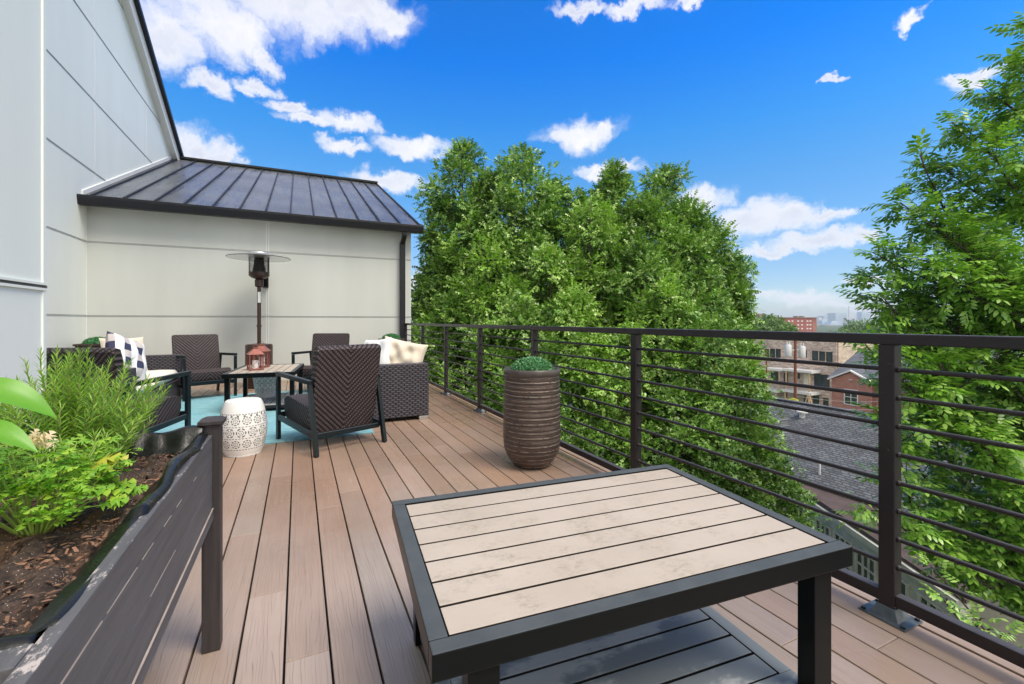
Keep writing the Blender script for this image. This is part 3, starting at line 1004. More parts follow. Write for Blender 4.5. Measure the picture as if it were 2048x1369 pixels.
# ------------------------------------------------------------------ furniture
def make_table():
    W, D, H = 1.17, .77, .49
    t = thing('coffee_table', 'large coffee table in the foreground with pale plank top and wet dark lower shelf', 'table')
    hx, hy, fw = W / 2, D / 2, .040
    g = G()
    g.box(-hx, hx, -hy, -hy + fw, H - .055, H).box(-hx, hx, hy - fw, hy, H - .055, H)
    g.box(-hx, -hx + fw, -hy + fw, hy - fw, H - .055, H).box(hx - fw, hx, -hy + fw, hy - fw, H - .055, H)
    g.build('frame', M['metal'], t, bevel=.003)
    n = 7
    a, b = -hy + fw + .004, hy - fw - .004
    p = (b - a) / n
    for i in range(n):
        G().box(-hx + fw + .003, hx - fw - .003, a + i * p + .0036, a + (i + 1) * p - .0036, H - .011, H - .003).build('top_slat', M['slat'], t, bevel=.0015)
    G().box(-hx + fw, hx - fw, -hy + fw, hy - fw, H - .050, H - .0125).build('gap_shade_panel', M['black'], t)  # black sheet added to stand for the shade in the slat gaps
    for sx in (-1, 1):
        for sy in (-1, 1):
            cx, cy = sx * (hx - .105), sy * (hy - .035)
            G().box(cx - .033, cx + .033, cy - .025, cy + .025, .006, H - .0555).build('leg', M['metal'], t, bevel=.002)
    # lower shelf
    zs = .085
    ax, ay = hx - .085, hy - .075
    g = G()
    g.box(-ax, ax, -ay, -ay + .045, zs - .04, zs).box(-ax, ax, ay - .045, ay, zs - .04, zs)
    g.box(-ax, -ax + .045, -ay + .045, ay - .045, zs - .04, zs).box(ax - .045, ax, -ay + .045, ay - .045, zs - .04, zs)
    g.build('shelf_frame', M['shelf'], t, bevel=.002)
    n = 6
    a, b = -ay + .048, ay - .048
    p = (b - a) / n
    for i in range(n):
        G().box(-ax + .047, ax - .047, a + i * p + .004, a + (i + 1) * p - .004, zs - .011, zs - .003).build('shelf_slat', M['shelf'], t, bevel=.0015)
    G().box(-ax + .046, ax - .046, -ay + .046, ay - .046, zs - .038, zs - .0125).build('shelf_gap_shade', M['black'], t)  # added black sheet, deepens the shade between shelf slats
    return t


def rounded_slab(x0, x1, prof, nx=10, r=.02):
    """A thick pad: prof is a closed list of (y, z); edges at x0/x1 are rounded in."""
    g = G()
    n = len(prof)
    cy = sum(p[0] for p in prof) / n
    cz = sum(p[1] for p in prof) / n
    xs = [(x0, .965), (x0 + r * .4, .985), (x0 + r, 1)] + [(x0 + (x1 - x0) * k / nx, 1) for k in range(1, nx)] + [(x1 - r, 1), (x1 - r * .4, .985), (x1, .965)]
    vs, fs = [], []
    for x, s in xs:
        for (y, z) in prof:
            vs.append((x, cy + (y - cy) * s, cz + (z - cz) * s))
    for i in range(len(xs) - 1):
        for k in range(n):
            a, b = i * n + k, i * n + (k + 1) % n
            fs.append((a, b, b + n, a + n))
    fs.append(tuple(range(n))[::-1])
    fs.append(tuple(range((len(xs) - 1) * n, len(xs) * n)))
    g.add(vs, fs)
    return g


def make_chair():
    """Wicker lounge chair facing +Y, origin on the floor under the seat."""
    c = thing('wicker_armchair', 'brown herringbone wicker armchair seen from behind on the teal rug', 'armchair')
    hw = .33
    # seat pad: rounded at the front (+Y), tilting back
    prof = [(-.26, .145), (.27, .195), (.325, .235), (.352, .30), (.350, .385), (.31, .415), (.25, .425), (.10, .405), (-.05, .385), (-.20, .365), (-.28, .35)]
    rounded_slab(-.275, .275, prof, r=.03).build('seat', M['hery'], c, smooth='auto')
    # back pad: leaning, from the seat rear up
    b0, b1 = Vector((0, -.235, .165)), Vector((0, -.385, .90))
    d = (b1 - b0).normalized()
    nrm = Vector((0, d.z, -d.y))
    prof = []
    L = (b1 - b0).length
    for (s, t_) in ((0, -.03), (.5, -.034), (.97, -.032), (1.0, -.012), (1.005, .012), (.985, .042), (.9, .048), (.5, .05), (.25, .045), (0, .03)):
        p = b0 + d * L * s + nrm * t_
        prof.append((p.y, p.z))
    rounded_slab(-.293, .293, prof, r=.03).build('backrest', M['herz'], c, smooth='auto')
    m = M['chairmetal']
    for s in (-1, 1):
        x = s * (hw - .016)
        G().bar((x, .375, .003), (x, .375, .60), .032, .045, (0, 1, 0)).build('front_leg', m, c, bevel=.003)
        G().bar((x, -.43, .003), (x, -.30, .585), .032, .045, (0, 1, 0)).build('rear_leg', m, c, bevel=.003)
        G().bar((x, .3975, .622), (x, -.325, .598), .040, .036).build('armrest', m, c, bevel=.003)
        G().bar((x, .352, .215), (x, -.37, .165), .026, .045).build('side_rail', m, c, bevel=.002)
    G().bar((-.300, .375, .235), (.300, .375, .235), .03, .05).build('front_rail', m, c, bevel=.002)
    G().bar((-.300, -.35, .15), (.300, -.35, .15), .028, .04).build('rear_rail', m, c, bevel=.002)
    g = G()
    for s in (-1, 1):
        for y in (.375, -.431):
            g.lathe([(.013, -.0), (.013, .004)], 10, (s * (hw - .016), y, -.0005))
    build_each(g, 'glide', M['gutter'], c)
    return c


def cushion_mesh(sx, sy, sz, puff=.5, seed=0, nx=26, ny=26, corner=1.0, wr=.012):
    """Soft pillow standing in its own XZ plane, thickness along Y."""
    rs = random.Random(seed)
    ph = [rs.uniform(0, 6.28) for _ in range(6)]
    vs, fs = [], []
    for side in (1, -1):
        for i in range(nx + 1):
            for j in range(ny + 1):
                u, v = i / nx * 2 - 1, j / ny * 2 - 1
                e = max(0.0, (1 - u ** 4) * (1 - v ** 4)) ** puff
                pin = 1 - .07 * corner * ((1 - abs(v) ** 3) * u * u + 0)
                pin2 = 1 - .07 * corner * ((1 - abs(u) ** 3) * v * v)
                y = side * sy / 2 * e
                y += wr * e * (math.sin(u * 5 + ph[0]) * math.sin(v * 6 + ph[1]) + .5 * math.sin(u * 11 + v * 5 + ph[2]))
                vs.append((u * sx / 2 * pin, y, v * sz / 2 * pin2))
    n = (nx + 1) * (ny + 1)
    for side in (0, 1):
        for i in range(nx):
            for j in range(ny):
                a = side * n + i * (ny + 1) + j
                q = (a, a + ny + 1, a + ny + 2, a + 1)
                fs.append(q[::-1] if side == 0 else q)
    return G().add(vs, fs)


def make_sofa():
    """Wicker sofa facing -X, origin at the near outer back corner on the floor; runs +Y."""
    s = thing('wicker_sofa', 'grey brown woven wicker sofa on the right with its back to the railing', 'sofa')
    L, D, H = 2.25, .84, .632
    z0 = .04
    G().box(-D, 0, 0, .17, z0, H).build('armrest', M['weave'], s, bevel=.012)
    G().box(-D, 0, L - .17, L, z0, H).build('armrest', M['weave'], s, bevel=.012)
    G().box(-.19, -.001, .171, L - .171, z0, H - .002).build('backrest', M['weave'], s, bevel=.012)
    G().box(-D + .015, -.191, .171, L - .171, z0, .29).build('base', M['weave'], s, bevel=.01)
    n = 3
    w = (L - .35) / n
    for i in range(n):
        a = .175 + i * w
        g = cushion_mesh(D - .20, .15, w - .006, .16, i, 16, 16, .25, .004)
        # lay flat: local (x, y, z) -> (x, z, y)
        g.v = [(x - .515, z + a + w / 2, y + .365) for (x, y, z) in g.v]
        g.build('seat_cushion', M['cushion'], s, smooth=True)
    for x in (-D + .06, -.06):
        for y in (.05, L - .05):
            G().box(x - .05, x + .05, y - .045, y + .045, .001, z0).build('foot', M['foot'], s, bevel=.004)
    return s


def put(mesh, name, m, label, cat, T, group=None, smooth=True):
    o = mesh.build(name, m, None, smooth=smooth)
    o.matrix_world = T
    return tag(o, label, cat, group)


def R3(loc, rx, ry, rz):
    from mathutils import Euler
    return Matrix.Translation(loc) @ Euler((rx, ry, rz)).to_matrix().to_4x4()


def build_furniture():
    t = make_table()
    ang = math.radians(-5.0)
    t.location = (.842, 1.157, 0)
    t.rotation_euler = (0, 0, ang)
    copy_tree(t, (-.37, 6.75, 0), math.radians(84), 'coffee table with pale plank top standing on the teal rug, lanterns on it')
    # rug
    o = G().box(-1.82, .68, 4.63, 7.93, .001, .009).build('area_rug', M['rug'])
    tag(o, 'teal blue flat woven rug under the seating group', 'rug')
    # armchairs
    Z = .010
    c = make_chair()
    f = Vector((-.28, .74)).normalized()
    place = lambda fx, fy: math.atan2(-fx, fy)
    a0 = place(-.30, .74)
    c.location = (.262, 4.52, 0)
    c.rotation_euler = (0, 0, a0)
    c['group'] = 'wicker armchairs around the rug'
    copy_tree(c, (-1.28, 7.98, 0), place(.40, -.92), 'brown wicker armchair facing the camera left of the patio heater, against the cream wall', 'wicker armchairs around the rug')
    copy_tree(c, (.36, 7.83, 0), place(-.38, -.92), 'brown wicker armchair facing the camera, half hidden behind the chair that is seen from behind', 'wicker armchairs around the rug')
    copy_tree(c, (-1.39, 4.96, 0), place(.42, .91), 'dark wicker armchair behind the rosemary, next to the planter box', 'wicker armchairs around the rug')
    # sofas
    s = make_sofa()
    s.location = (1.34, 5.03, 0)
    copy_tree(s, (-2.36, 7.98, 0), math.pi, 'wicker sofa with cream cushions on the left, along the white wall')
    # pillows
    put(cushion_mesh(.50, .17, .50, .5, 3), 'throw_pillow', M['plaid'], 'navy, white and grey plaid pillow on the left sofa', 'pillow', R3((-1.74, 6.40, .70), math.radians(-18), math.radians(20), math.radians(64)))
    put(cushion_mesh(.48, .17, .46, .5, 4), 'throw_pillow', M['pillow'], 'beige pillow behind the plaid pillow on the left sofa', 'pillow', R3((-2.02, 7.35, .68), math.radians(-14), 0, math.radians(40)))
    put(cushion_mesh(.50, .16, .50, .5, 5), 'throw_pillow', M['pillow_w'], 'white pillow leaning on the right sofa behind the armchair', 'pillow', R3((.83, 5.50, .66), math.radians(-10), math.radians(-5), math.radians(-62)))
    # tufted cream pillow
    g = cushion_mesh(.54, .24, .46, .45, 6, 36, 36, 1.0, .014)
    vs = []
    for (x, y, z) in g.v:
        for (tx, tz) in ((-.09, -.08), (.09, -.08), (-.09, .09), (.09, .09)):
            dd = (x - tx) ** 2 + (z - tz) ** 2
            y *= 1 - .28 * math.exp(-dd / .0030)
        vs.append((x, y, z))
    g.v = vs
    put(g, 'throw_pillow', M['pillow'], 'tufted cream pillow resting on the arm of the right sofa', 'pillow', R3((1.10, 5.36, .665), math.radians(-14), math.radians(12), math.radians(-28)))


def build_accessories():
    # pierced garden stool
    def stool(prof, loc, label, name, cat, sc=1.0):
        t = thing(name, label, cat, loc)
        G().lathe(prof, 48).build('body', M['pierced'], t, smooth='auto')
        r, z = prof[-1]
        G().lathe([(r - .002, z + .0005), (r - .010, z + .007), (r * .6, z + .010), (.01, z + .010)], 48).build('top', M['white'], t, smooth='auto')
        r, z = prof[0]
        G().lathe([(r + .002, .0008), (r + .005, .012), (r + .004, .024), (r + .0045, .032)], 48).build('foot_ring', M['white'], t, smooth='auto')
        return t
    prof = [(.132 + .046 * math.sin(math.pi * (z / .445)) ** .8 if 0 < z < .445 else .132, z) for z in [.445 * k / 30 for k in range(31)]]
    prof[0] = (.134, 0)
    stool(prof, (-.42, 4.41, 0.0), 'white pierced ceramic garden stool beside the planter box post', 'garden_stool', 'stool')
    prof = [(.10 + .055 * (k / 24) ** .6, .30 * k / 24) for k in range(25)]
    stool(prof, (-.40, 6.90, .086), 'white pierced bucket on the lower shelf of the table on the rug', 'pierced_bucket', 'pot')
    # tall ribbed pot
    t = thing('tall_planter_pot', 'tall brown ribbed ceramic pot with a clipped green ball beside the railing', 'plant pot', (1.636, 3.09, 0))
    prof = []
    N = 150
    for k in range(N + 1):
        z = .70 * k / N
        base = .128 + .088 * (1 - max(0, 1 - z / .21) ** 2.3) + .004 * math.sin(z * 6)
        rib = .0038 * abs(math.sin(z / .0335 * math.pi)) ** .5 + .0012 * math.sin(z * 310)
        prof.append((base + rib - .002 if z > .03 else base, z))
    G().lathe(prof, 72).build('body', M['glaze'], t, smooth=True)
    G().lathe([(.214, .700), (.219, .706), (.220, .742), (.214, .750), (.202, .750), (.196, .742), (.192, .70)], 72).build('rim', M['rimglaze'], t, smooth='auto')
    G().lathe([(.190, .701), (.191, .712), (.01, .715)], 40).build('soil', M['soil'], t)

    def ball(parent, c, r, rz, n, m, size):
        pos, dr = [], []
        u = unit(n)
        u = u[u[:, 2] > -.15]
        k = rng.uniform(.86, 1.03, (len(u), 1))
        pos = np.array(c) + u * k * np.array([r, r, rz])
        dr = u + unit(len(u)) * .8
        tv = [(0, 0, 0), (.5, .38, .05), (.5, -.38, .05), (1, 0, 0)]
        V, T = scatter(tv, [(0, 2, 1), (1, 2, 3)], pos, dr, u + unit(len(u)) * .5, size * rng.uniform(.7, 1.2, len(u)))
        o = np_mesh('topiary_ball', V, T, m, parent)
        core = [(r * .9 * math.cos(a), c[2] + rz * .9 * math.sin(a)) for a in [i * math.pi / 2 / 8 for i in range(8)]]
        G().lathe([(r * .9, c[2] - .03)] + core, 24, (c[0], c[1], 0)).build('ball_core', M['topiary'], o, smooth=True)
        return o
    ball(t, (0, 0, .722), .165, .105, 6200, M['topiary_b'], .016)
    # square planter boxes in the far corners
    def sqbox(loc, label):
        b = thing('square_planter', label, 'plant pot', loc)
        g = G()
        w0, w1, H = .17, .20, .74
        g.add([(-w0, -w0, .002), (w0, -w0, .002), (w0, w0, .002), (-w0, w0, .002), (-w1, -w1, H), (w1, -w1, H), (w1, w1, H), (-w1, w1, H)],
              [(0, 3, 2, 1), (4, 5, 6, 7), (0, 1, 5, 4), (1, 2, 6, 5), (2, 3, 7, 6), (3, 0, 4, 7)])
        g.build('body', M['box'], b, bevel=.006)
        G().box(-w1 - .018, w1 + .018, -w1 - .018, w1 + .018, H + .001, H + .03).build('rim', M['box'], b, bevel=.004)
        ball(b, (0, 0, H + .03), .165, .09, 2600, M['topiary'], .018)
        return b
    sqbox((1.62, 8.85, 0), 'tall dark square planter with a clipped green ball near the downspout')
    sqbox((-2.78, 8.95, 0), 'tall dark square planter with a clipped green ball in the left corner behind the sofa')
    # patio heater
    t = thing('patio_heater', 'tall bronze patio heater with a round silver reflector', 'patio heater', (-.60, 8.68, 0))
    G().lathe([(.235, .002), (.235, .035), (.222, .04), (.222, .08)], 40).build('base', M['rust'], t, smooth='auto')
    G().lathe([(.205, .081), (.205, .70), (.195, .72), (.03, .735)], 40).build('tank_cover', M['rust'], t, smooth='auto')
    G().lathe([(.03, .736), (.03, 1.68)], 20).build('pole', M['rust'], t, smooth='auto')
    G().lathe([(.037, 1.60), (.037, 1.56)], 20, (0, 0, -.55)).build('pole_collar', M['rust'], t, smooth='auto')
    G().lathe([(.04, 1.681), (.066, 1.70), (.066, 1.80), (.05, 1.815)], 24).build('control_box', M['rust'], t, smooth='auto')
    G().lathe([(.055, 1.816), (.115, 1.84), (.155, 1.87), (.155, 1.93)], 32).build('burner_head', M['rust'], t, smooth='auto')
    g = G()
    for k in range(40):
        a = 2 * math.pi * k / 40
        g.tube([(.150 * math.cos(a), .150 * math.sin(a), 1.93), (.150 * math.cos(a), .150 * math.sin(a), 2.17)], .0032, 4)
    for z in (1.95, 1.99, 2.03, 2.07, 2.11, 2.15):
        g.tube([(.150 * math.cos(a), .150 * math.sin(a), z) for a in [2 * math.pi * k / 32 for k in range(33)]], .003, 4)
    cg = g.build('burner_cage', M['mesh'], t)
    G().lathe([(.10, 1.931), (.085, 2.05), (.07, 2.17)], 20).build('burner_screen', M['mesh'], cg, smooth='auto')
    G().lathe([(.472, 2.170), (.475, 2.178), (.40, 2.205), (.24, 2.235), (.16, 2.245), (.155, 2.262), (.13, 2.27), (.02, 2.272)], 56).build('reflector', M['chrome'], t, smooth='auto')
    G().lathe([(.470, 2.1735), (.395, 2.198), (.24, 2.226), (.02, 2.238)], 56).build('reflector_underside', M['reflector'], t, smooth='auto')
    G().tube([(.475 * math.cos(a), .475 * math.sin(a), 2.173) for a in [2 * math.pi * k / 64 for k in range(65)]], .005, 6).build('reflector_rim', M['rust'], t, smooth=True)
    G().box(-.022, .022, -.0345, -.0315, 1.42, 1.60, Matrix.Rotation(math.radians(6), 4, 'Z')).build('label', M['label'], t)
    # lanterns on the far table
    def lantern(loc, s, label, rz):
        b = thing('lantern', label, 'lantern', loc, rz)
        w = .075 * s
        H = .20 * s
        G().box(-w - .01, w + .01, -w - .01, w + .01, .001, .018).build('base', M['copper'], b, bevel=.002)
        for sx in (-1, 1):
            for sy in (-1, 1):
                G().box(sx * w - .006, sx * w + .006, sy * w - .006, sy * w + .006, .019, H).build('post', M['copper'], b)
        g = G()
        for ax in (0, 1):
            for sd in (-1, 1):
                for (p, q) in (((-w, .02), (w, H * .98)), ((w, .02), (-w, H * .98)), ((-w, H * .5), (0, H * .98)), ((w, H * .5), (0, H * .98)), ((-w, H * .5), (0, .02)), ((w, H * .5), (0, .02))):
                    a3 = (p[0], sd * w, p[1]) if ax == 0 else (sd * w, p[0], p[1])
                    b3 = (q[0], sd * w, q[1]) if ax == 0 else (sd * w, q[0], q[1])
                    g.tube([a3, b3], .0022, 5)
        g.build('lattice', M['copper'], b)
        g = G()
        a, c, z1, z2 = w + .018, w * .38, H, H + .065 * s
        g.add([(-a, -a, z1), (a, -a, z1), (a, a, z1), (-a, a, z1), (-c, -c, z2), (c, -c, z2), (c, c, z2), (-c, c, z2)],
              [(0, 3, 2, 1), (4, 5, 6, 7), (0, 1, 5, 4), (1, 2, 6, 5), (2, 3, 7, 6), (3, 0, 4, 7)])
        g.box(-c * .8, c * .8, -c * .8, c * .8, z2, z2 + .02)
        g.build('roof', M['copper'], b, bevel=.001)
        G().tube([(.022 * math.cos(a), 0, z2 + .04 + .022 * math.sin(a)) for a in [2 * math.pi * k / 20 for k in range(21)]], .0025, 6).build('hanging_ring', M['copper'], b, smooth=True)
        G().lathe([(.036, .0185), (.036, .12 * s), (.030, .125 * s), (.004, .12 * s)], 20).build('candle', M['wax'], b, smooth='auto')
        return b
    lantern((-.50, 6.62, .4875), 1.0, 'copper candle lantern nearer the camera on the far coffee table', .25)
    lantern((-.45, 6.98, .4875), 1.08, 'taller copper candle lantern behind the other one on the far coffee table', -.1)


# ------------------------------------------------------------------ raised planter with herbs
def build_planter():
    YA, YB, XR, XL = .73, 1.80, -.262, -.88
    b = thing('raised_planter_box', 'weathered grey raised wooden planter box full of soil in the left foreground', 'planter', (0, 0, 0))
    zt, zb = .732, .45
    g = G()
    hs = [(.487, .5745), (.576, .671), (.673, zt)]
    for (a, c) in hs:
        g.box(XR - .022, XR, .563, YB - .002, a, c)
    g.box(XR - .022, XR + .004, .563, YB - .002, zb, .485)
    g.build('side_board', M['board'], b, bevel=.0015)
    g = G()
    for (ya, yb, hh) in ((.57, .86, .0016), (.88, 1.02, .0011), (1.05, 1.12, .0007), (1.2, 1.26, .0009), (1.31, 1.36, .0007), (1.5, 1.54, .0007)):
        g.box(XR - .012, XR + .0005, ya, yb, .672 - hh, .672 + hh)
    g.box(XR - .012, XR + .0004, .57, .84, .5748, .5757).box(XR - .012, XR + .0004, 1.1, 1.3, .5748, .5757)
    g.box(XR + .0005, XR + .0045, .57, YB - .003, .4853, .4868)
    build_each(g, 'board_gap', M['crack'], b)
    g = G()
    g.box(XL, XL + .022, YA, YB, zb, zt)
    g.build('side_board', M['board'], b, bevel=.0015)
    for (y0, y1) in ((YA - .043, YA), (YB + .001, YB + .023)):
        G().box(XL + .023, XR - .023, y0, y1, zb, zt).build('end_board', M['board'], b, bevel=.0015)
    for (x, y) in ((XR - .004, YB + .027), (XR - .006, .535), (XL + .01, YB + .027), (XL + .01, .535)):
        G().box(x - .027, x + .027, y - .027, y + .027, .001, .766).build('post', M['post'], b, bevel=.003)
        g = G()
        a, c = .037, .020
        g.box(x - a, x + a, y - a, y + a, .7665, .778)
        g.add([(x - a, y - a, .778), (x + a, y - a, .778), (x + a, y + a, .778), (x - a, y + a, .778), (x - c, y - c, .787), (x + c, y - c, .787), (x + c, y + c, .787), (x - c, y + c, .787)],
              [(0, 1, 5, 4), (1, 2, 6, 5), (2, 3, 7, 6), (3, 0, 4, 7), (4, 5, 6, 7)])
        g.build('post_cap', M['post'], b, bevel=.001)
    G().box(XL + .023, XR - .023, YA + .023, YB, zb + .002, zb + .02).build('floor', M['post'], b)
    # soil: lumpy sheet
    nx, ny = 90, 150
    xs = np.linspace(XL + .022, XR - .022, nx)
    ys = np.linspace(YA + .001, YB, ny)
    X, Y = np.meshgrid(xs, ys, indexing='ij')
    Z = np.full_like(X, .690)
    for _ in range(60):
        kx, ky, ph = rng.uniform(10, 120), rng.uniform(10, 120), rng.uniform(0, 6.3)
        th = rng.uniform(0, 6.3)
        k = math.hypot(kx, ky)
        Z += .035 / k * 3.6 * np.sin(k * (X * math.cos(th) + Y * math.sin(th)) + ph)
    Z += rng.normal(0, .0012, Z.shape)
    V = np.stack([X, Y, Z], -1).reshape(-1, 3)
    idx = np.arange(nx * ny).reshape(nx, ny)
    a, c, d, e = idx[:-1, :-1].ravel(), idx[1:, :-1].ravel(), idx[1:, 1:].ravel(), idx[:-1, 1:].ravel()
    T = np.concatenate([np.stack([a, c, d], -1), np.stack([a, d, e], -1)])
    so = np_mesh('soil', V, T, M['soil'], b)
    n = 9000
    pos = np.stack([rng.uniform(XL + .03, XR - .03, n), rng.uniform(YA + .03, YB - .01, n), np.full(n, .694)], -1)
    pos[:, 2] += rng.uniform(-.004, .006, n)
    tv = [(0, -.2, 0), (1, -.15, .04), (1.05, .15, 0), (.1, .22, .03), (.5, 0, .16)]
    V, T = scatter(tv, [(0, 1, 4), (1, 2, 4), (2, 3, 4), (3, 0, 4)], pos, unit(n) * np.array([1, 1, .25]), unit(n) * .4 + np.array([0, 0, 1]), rng.uniform(.3, 1, n) ** 4 * .015 + .0025)
    tag(np_mesh('bark_chips', V, T, M['chip'], so), kind='stuff')

    # plastic liner creeping over the board edge
    def liner(path, name='liner'):
        vs, fs = [], []
        n = len(path)
        for i, (p, inward, top, over) in enumerate(path):
            p, w = Vector(p), Vector(inward)
            wob = math.sin(i * .31) * .004 + math.sin(i * .83 + 1) * .002
            prof = [(.060, .683), (.040 + wob, .700), (.018 + wob * 1.4, .716 + over * .3), (.006 + wob, top), (-.006, top + .004 + over * .2), (-.016 - over * .2, top - .004), (-.018, top - .010)]
            for (q, z) in prof:
                vs.append(p + w * q + Vector((0, 0, z)))
        k = 7
        for i in range(n - 1):
            for j in range(k - 1):
                a = i * k + j
                fs.append((a, a + 1, a + k + 1, a + k))
        o = G().add(vs, fs).build(name, M['liner'], b, smooth=True)
        sm = o.modifiers.new('thick', 'SOLIDIFY')
        sm.thickness = .0012
        return o
    path = []
    N = 70
    for i in range(N + 1):
        y = YA + .03 + (YB - .02 - YA - .03) * i / N
        f_ = i / N
        over = .034 * max(0, math.sin(f_ * 8.0 + .4)) + .012 * math.sin(f_ * 25)
        top = .738 + .006 * math.sin(f_ * 19 + 1) + .012 * max(0, math.sin(f_ * 7 + 3.5)) - (.016 if f_ < .35 else 0)
        wob = .008 * math.sin(f_ * 17) + .003 * math.sin(f_ * 37 + 2)
        path.append(((XR - .026 + wob * .4, y, 0), (-1.0, 0, 0), top, over * .9))
    liner(path)
    path = []
    for i in range(N + 1):
        x = XR - .02 + (XL - XR + .05) * i / N
        f_ = i / N
        path.append(((x, YB - .003, 0), (0, -1, 0), .756 + .008 * math.sin(f_ * 23), .008))
    liner(path)
    path = []
    for i in range(N + 1):
        x = XR - .03 + (XL - XR + .06) * i / N
        f_ = i / N
        path.append(((x, YA + .027, 0), (0, 1, 0), .722 + .006 * math.sin(f_ * 23), .0))
    liner(path)

    # rosemary
    t = thing('rosemary_bush', 'bushy rosemary with thin upright needle leaves at the far end of the planter box', 'herb', (-.56, 1.60, .69))
    gs = G()
    P_, D_, N_, S_ = [], [], [], []
    r2 = random.Random(5)
    for i in range(150):
        a = r2.uniform(0, 2 * math.pi)
        lean = r2.uniform(.05, 1.0) ** .8
        h = r2.uniform(.20, .37) * (1.05 - .42 * lean)
        reach = lean * r2.uniform(.12, .25)
        base = Vector((.05 * math.cos(a) * lean, .05 * math.sin(a) * lean, 0))
        cur = []
        for k in range(9):
            s = k / 8
            cur.append(base + Vector((math.cos(a) * reach * s ** .8, math.sin(a) * reach * s ** .8, h * s ** 1.15)) + Vector((r2.uniform(-.004, .004), r2.uniform(-.004, .004), 0)))
        gs.tube(cur, [.0022 * (1 - .6 * k / 8) for k in range(9)], 5)
        nn = int(h * 330)
        for k in range(nn):
            s = .22 + .78 * k / nn
            q = s * 8
            i0 = min(7, int(q))
            p = cur[i0].lerp(cur[i0 + 1], q - i0)
            d = (cur[i0 + 1] - cur[i0]).normalized()
            b_ = k * 2.4 + r2.uniform(-.4, .4)
            side = Vector((math.cos(b_), math.sin(b_), .1))
            dd = side * .9 + d * (.55 + .9 * max(0, s - .8) * 5)
            P_.append(p); D_.append(dd); N_.append(d + Vector((0, 0, .2))); S_.append(r2.uniform(.022, .036) * (1.05 - .35 * max(0, s - .85) / .15))
    tv = [(0, -.035, 0), (0, .035, 0), (.5, .055, .03), (.5, -.055, .03), (1, 0, -.04)]
    V, T = scatter(tv, [(0, 3, 2), (0, 2, 1), (3, 4, 2)], np.array(P_), np.array(D_), np.array(N_), np.array(S_))
    np_mesh('foliage', V, T, M['rosemary'], t)
    gs.build('stem', M['woodstem'], t, smooth=True)

    # celery / parsley like herb
    t = thing('celery_plant', 'leafy light green celery with slim stalks fanning out of the soil', 'herb', (-.475, 1.225, .69))
    gs = G()
    P_, D_, N_, S_ = [], [], [], []
    yel = []
    for i in range(46):
        a = r2.uniform(0, 2 * math.pi)
        lean = r2.uniform(.15, 1.0)
        h = r2.uniform(.13, .20) * (1.12 - .55 * lean)
        reach = lean * r2.uniform(.09, .155)
        base = Vector((.016 * math.cos(a), .016 * math.sin(a), -.01))
        cur = [base + Vector((math.cos(a) * reach * s, math.sin(a) * reach * s, h * (s ** .85) + .01 * s)) for s in [k / 7 for k in range(8)]]
        gs.tube(cur, [.0026 - .0017 * k / 7 for k in range(8)], 6)
        n_ = 17
        for k in range(n_):
            s = r2.uniform(.62, 1.0)
            q = s * 7
            i0 = min(6, int(q))
            p = cur[i0].lerp(cur[i0 + 1], q - i0) + Vector((r2.uniform(-.022, .022), r2.uniform(-.022, .022), r2.uniform(-.008, .012)))
            dd = Vector((math.cos(a + r2.uniform(-1.5, 1.5)), math.sin(a + r2.uniform(-1.5, 1.5)), r2.uniform(-.3, .4)))
            rec = (p, dd, Vector((r2.uniform(-.5, .5), r2.uniform(-.5, .5), 1)), r2.uniform(.014, .029))
            P_.append(rec[0]); D_.append(rec[1]); N_.append(rec[2]); S_.append(rec[3])
    cel_v = [(0, 0, 0), (.22, .05, .02), (.26, .42, -.05), (.44, .11, .02), (.66, .50, -.08), (.68, .08, .02), (.92, .27, -.06), (1.0, 0, -.07), (.92, -.27, -.06), (.68, -.08, .02), (.66, -.50, -.08), (.44, -.11, .02), (.26, -.42, -.05), (.22, -.05, .02), (.5, 0, .06)]
    cel_f = [(14, i + 1, i) for i in range(0, 13)] + [(14, 0, 13)]
    V, T = scatter(cel_v, cel_f, np.array(P_), np.array(D_), np.array(N_), np.array(S_))
    np_mesh('foliage', V, T, M['parsley'], t)
    gs.build('stalk', M['stem'], t, smooth=True)
    # right hand sprays of larger leaves, one yellow
    gs = G()
    P_, D_, N_, S_ = [], [], [], []
    for (px, py, dd_, big) in ((225, 975, .98, .05), (205, 990, .95, .05), (190, 960, .97, .045), (250, 985, .99, .04), (205, 1010, .93, .045), (170, 985, .92, .05)):
        p = P(px, py, dd_) - Vector((-.475, 1.225, .69))
        gs.tube([(0, 0, 0), p * .55 + Vector((0, 0, .015)), p], [.002, .0016, .001], 5)
        for q in range(4):
            P_.append(p + Vector((r2.uniform(-.012, .012), r2.uniform(-.012, .012), r2.uniform(-.006, .006)))); D_.append(Vector((.9, -.3 + q * .25, .05 * q))); N_.append(Vector((.1, -.5, 1))); S_.append(big * .8)
    V, T = scatter(cel_v, cel_f, np.array(P_), np.array([list(v) for v in D_]), np.array([list(v) for v in N_]), np.array(S_))
    np_mesh('leaf_spray', V, T, M['parsley'], t)
    gs.build('stalk', M['stem'], t, smooth=True)
    P_, D_, N_, S_ = [], [], [], []
    for (px, py, dd_, dx, sz) in ((165, 945, .95, 1.0, .062), (185, 928, .96, .8, .055), (160, 920, .97, -.6, .04), (215, 925, .97, 1, .04)):
        P_.append(P(px, py, dd_) - Vector((-.475, 1.225, .69))); D_.append(Vector((dx, -.3, .25))); N_.append(Vector((-.1, -.7, 1))); S_.append(sz)
    V, T = scatter(cel_v, cel_f, np.array(P_), np.array([list(v) for v in D_]), np.array([list(v) for v in N_]), np.array(S_))
    o = np_mesh('leaf_spray', V, T, M['yellowleaf'], t)
    o['label'] = 'yellowing leaves on the right of the plant'
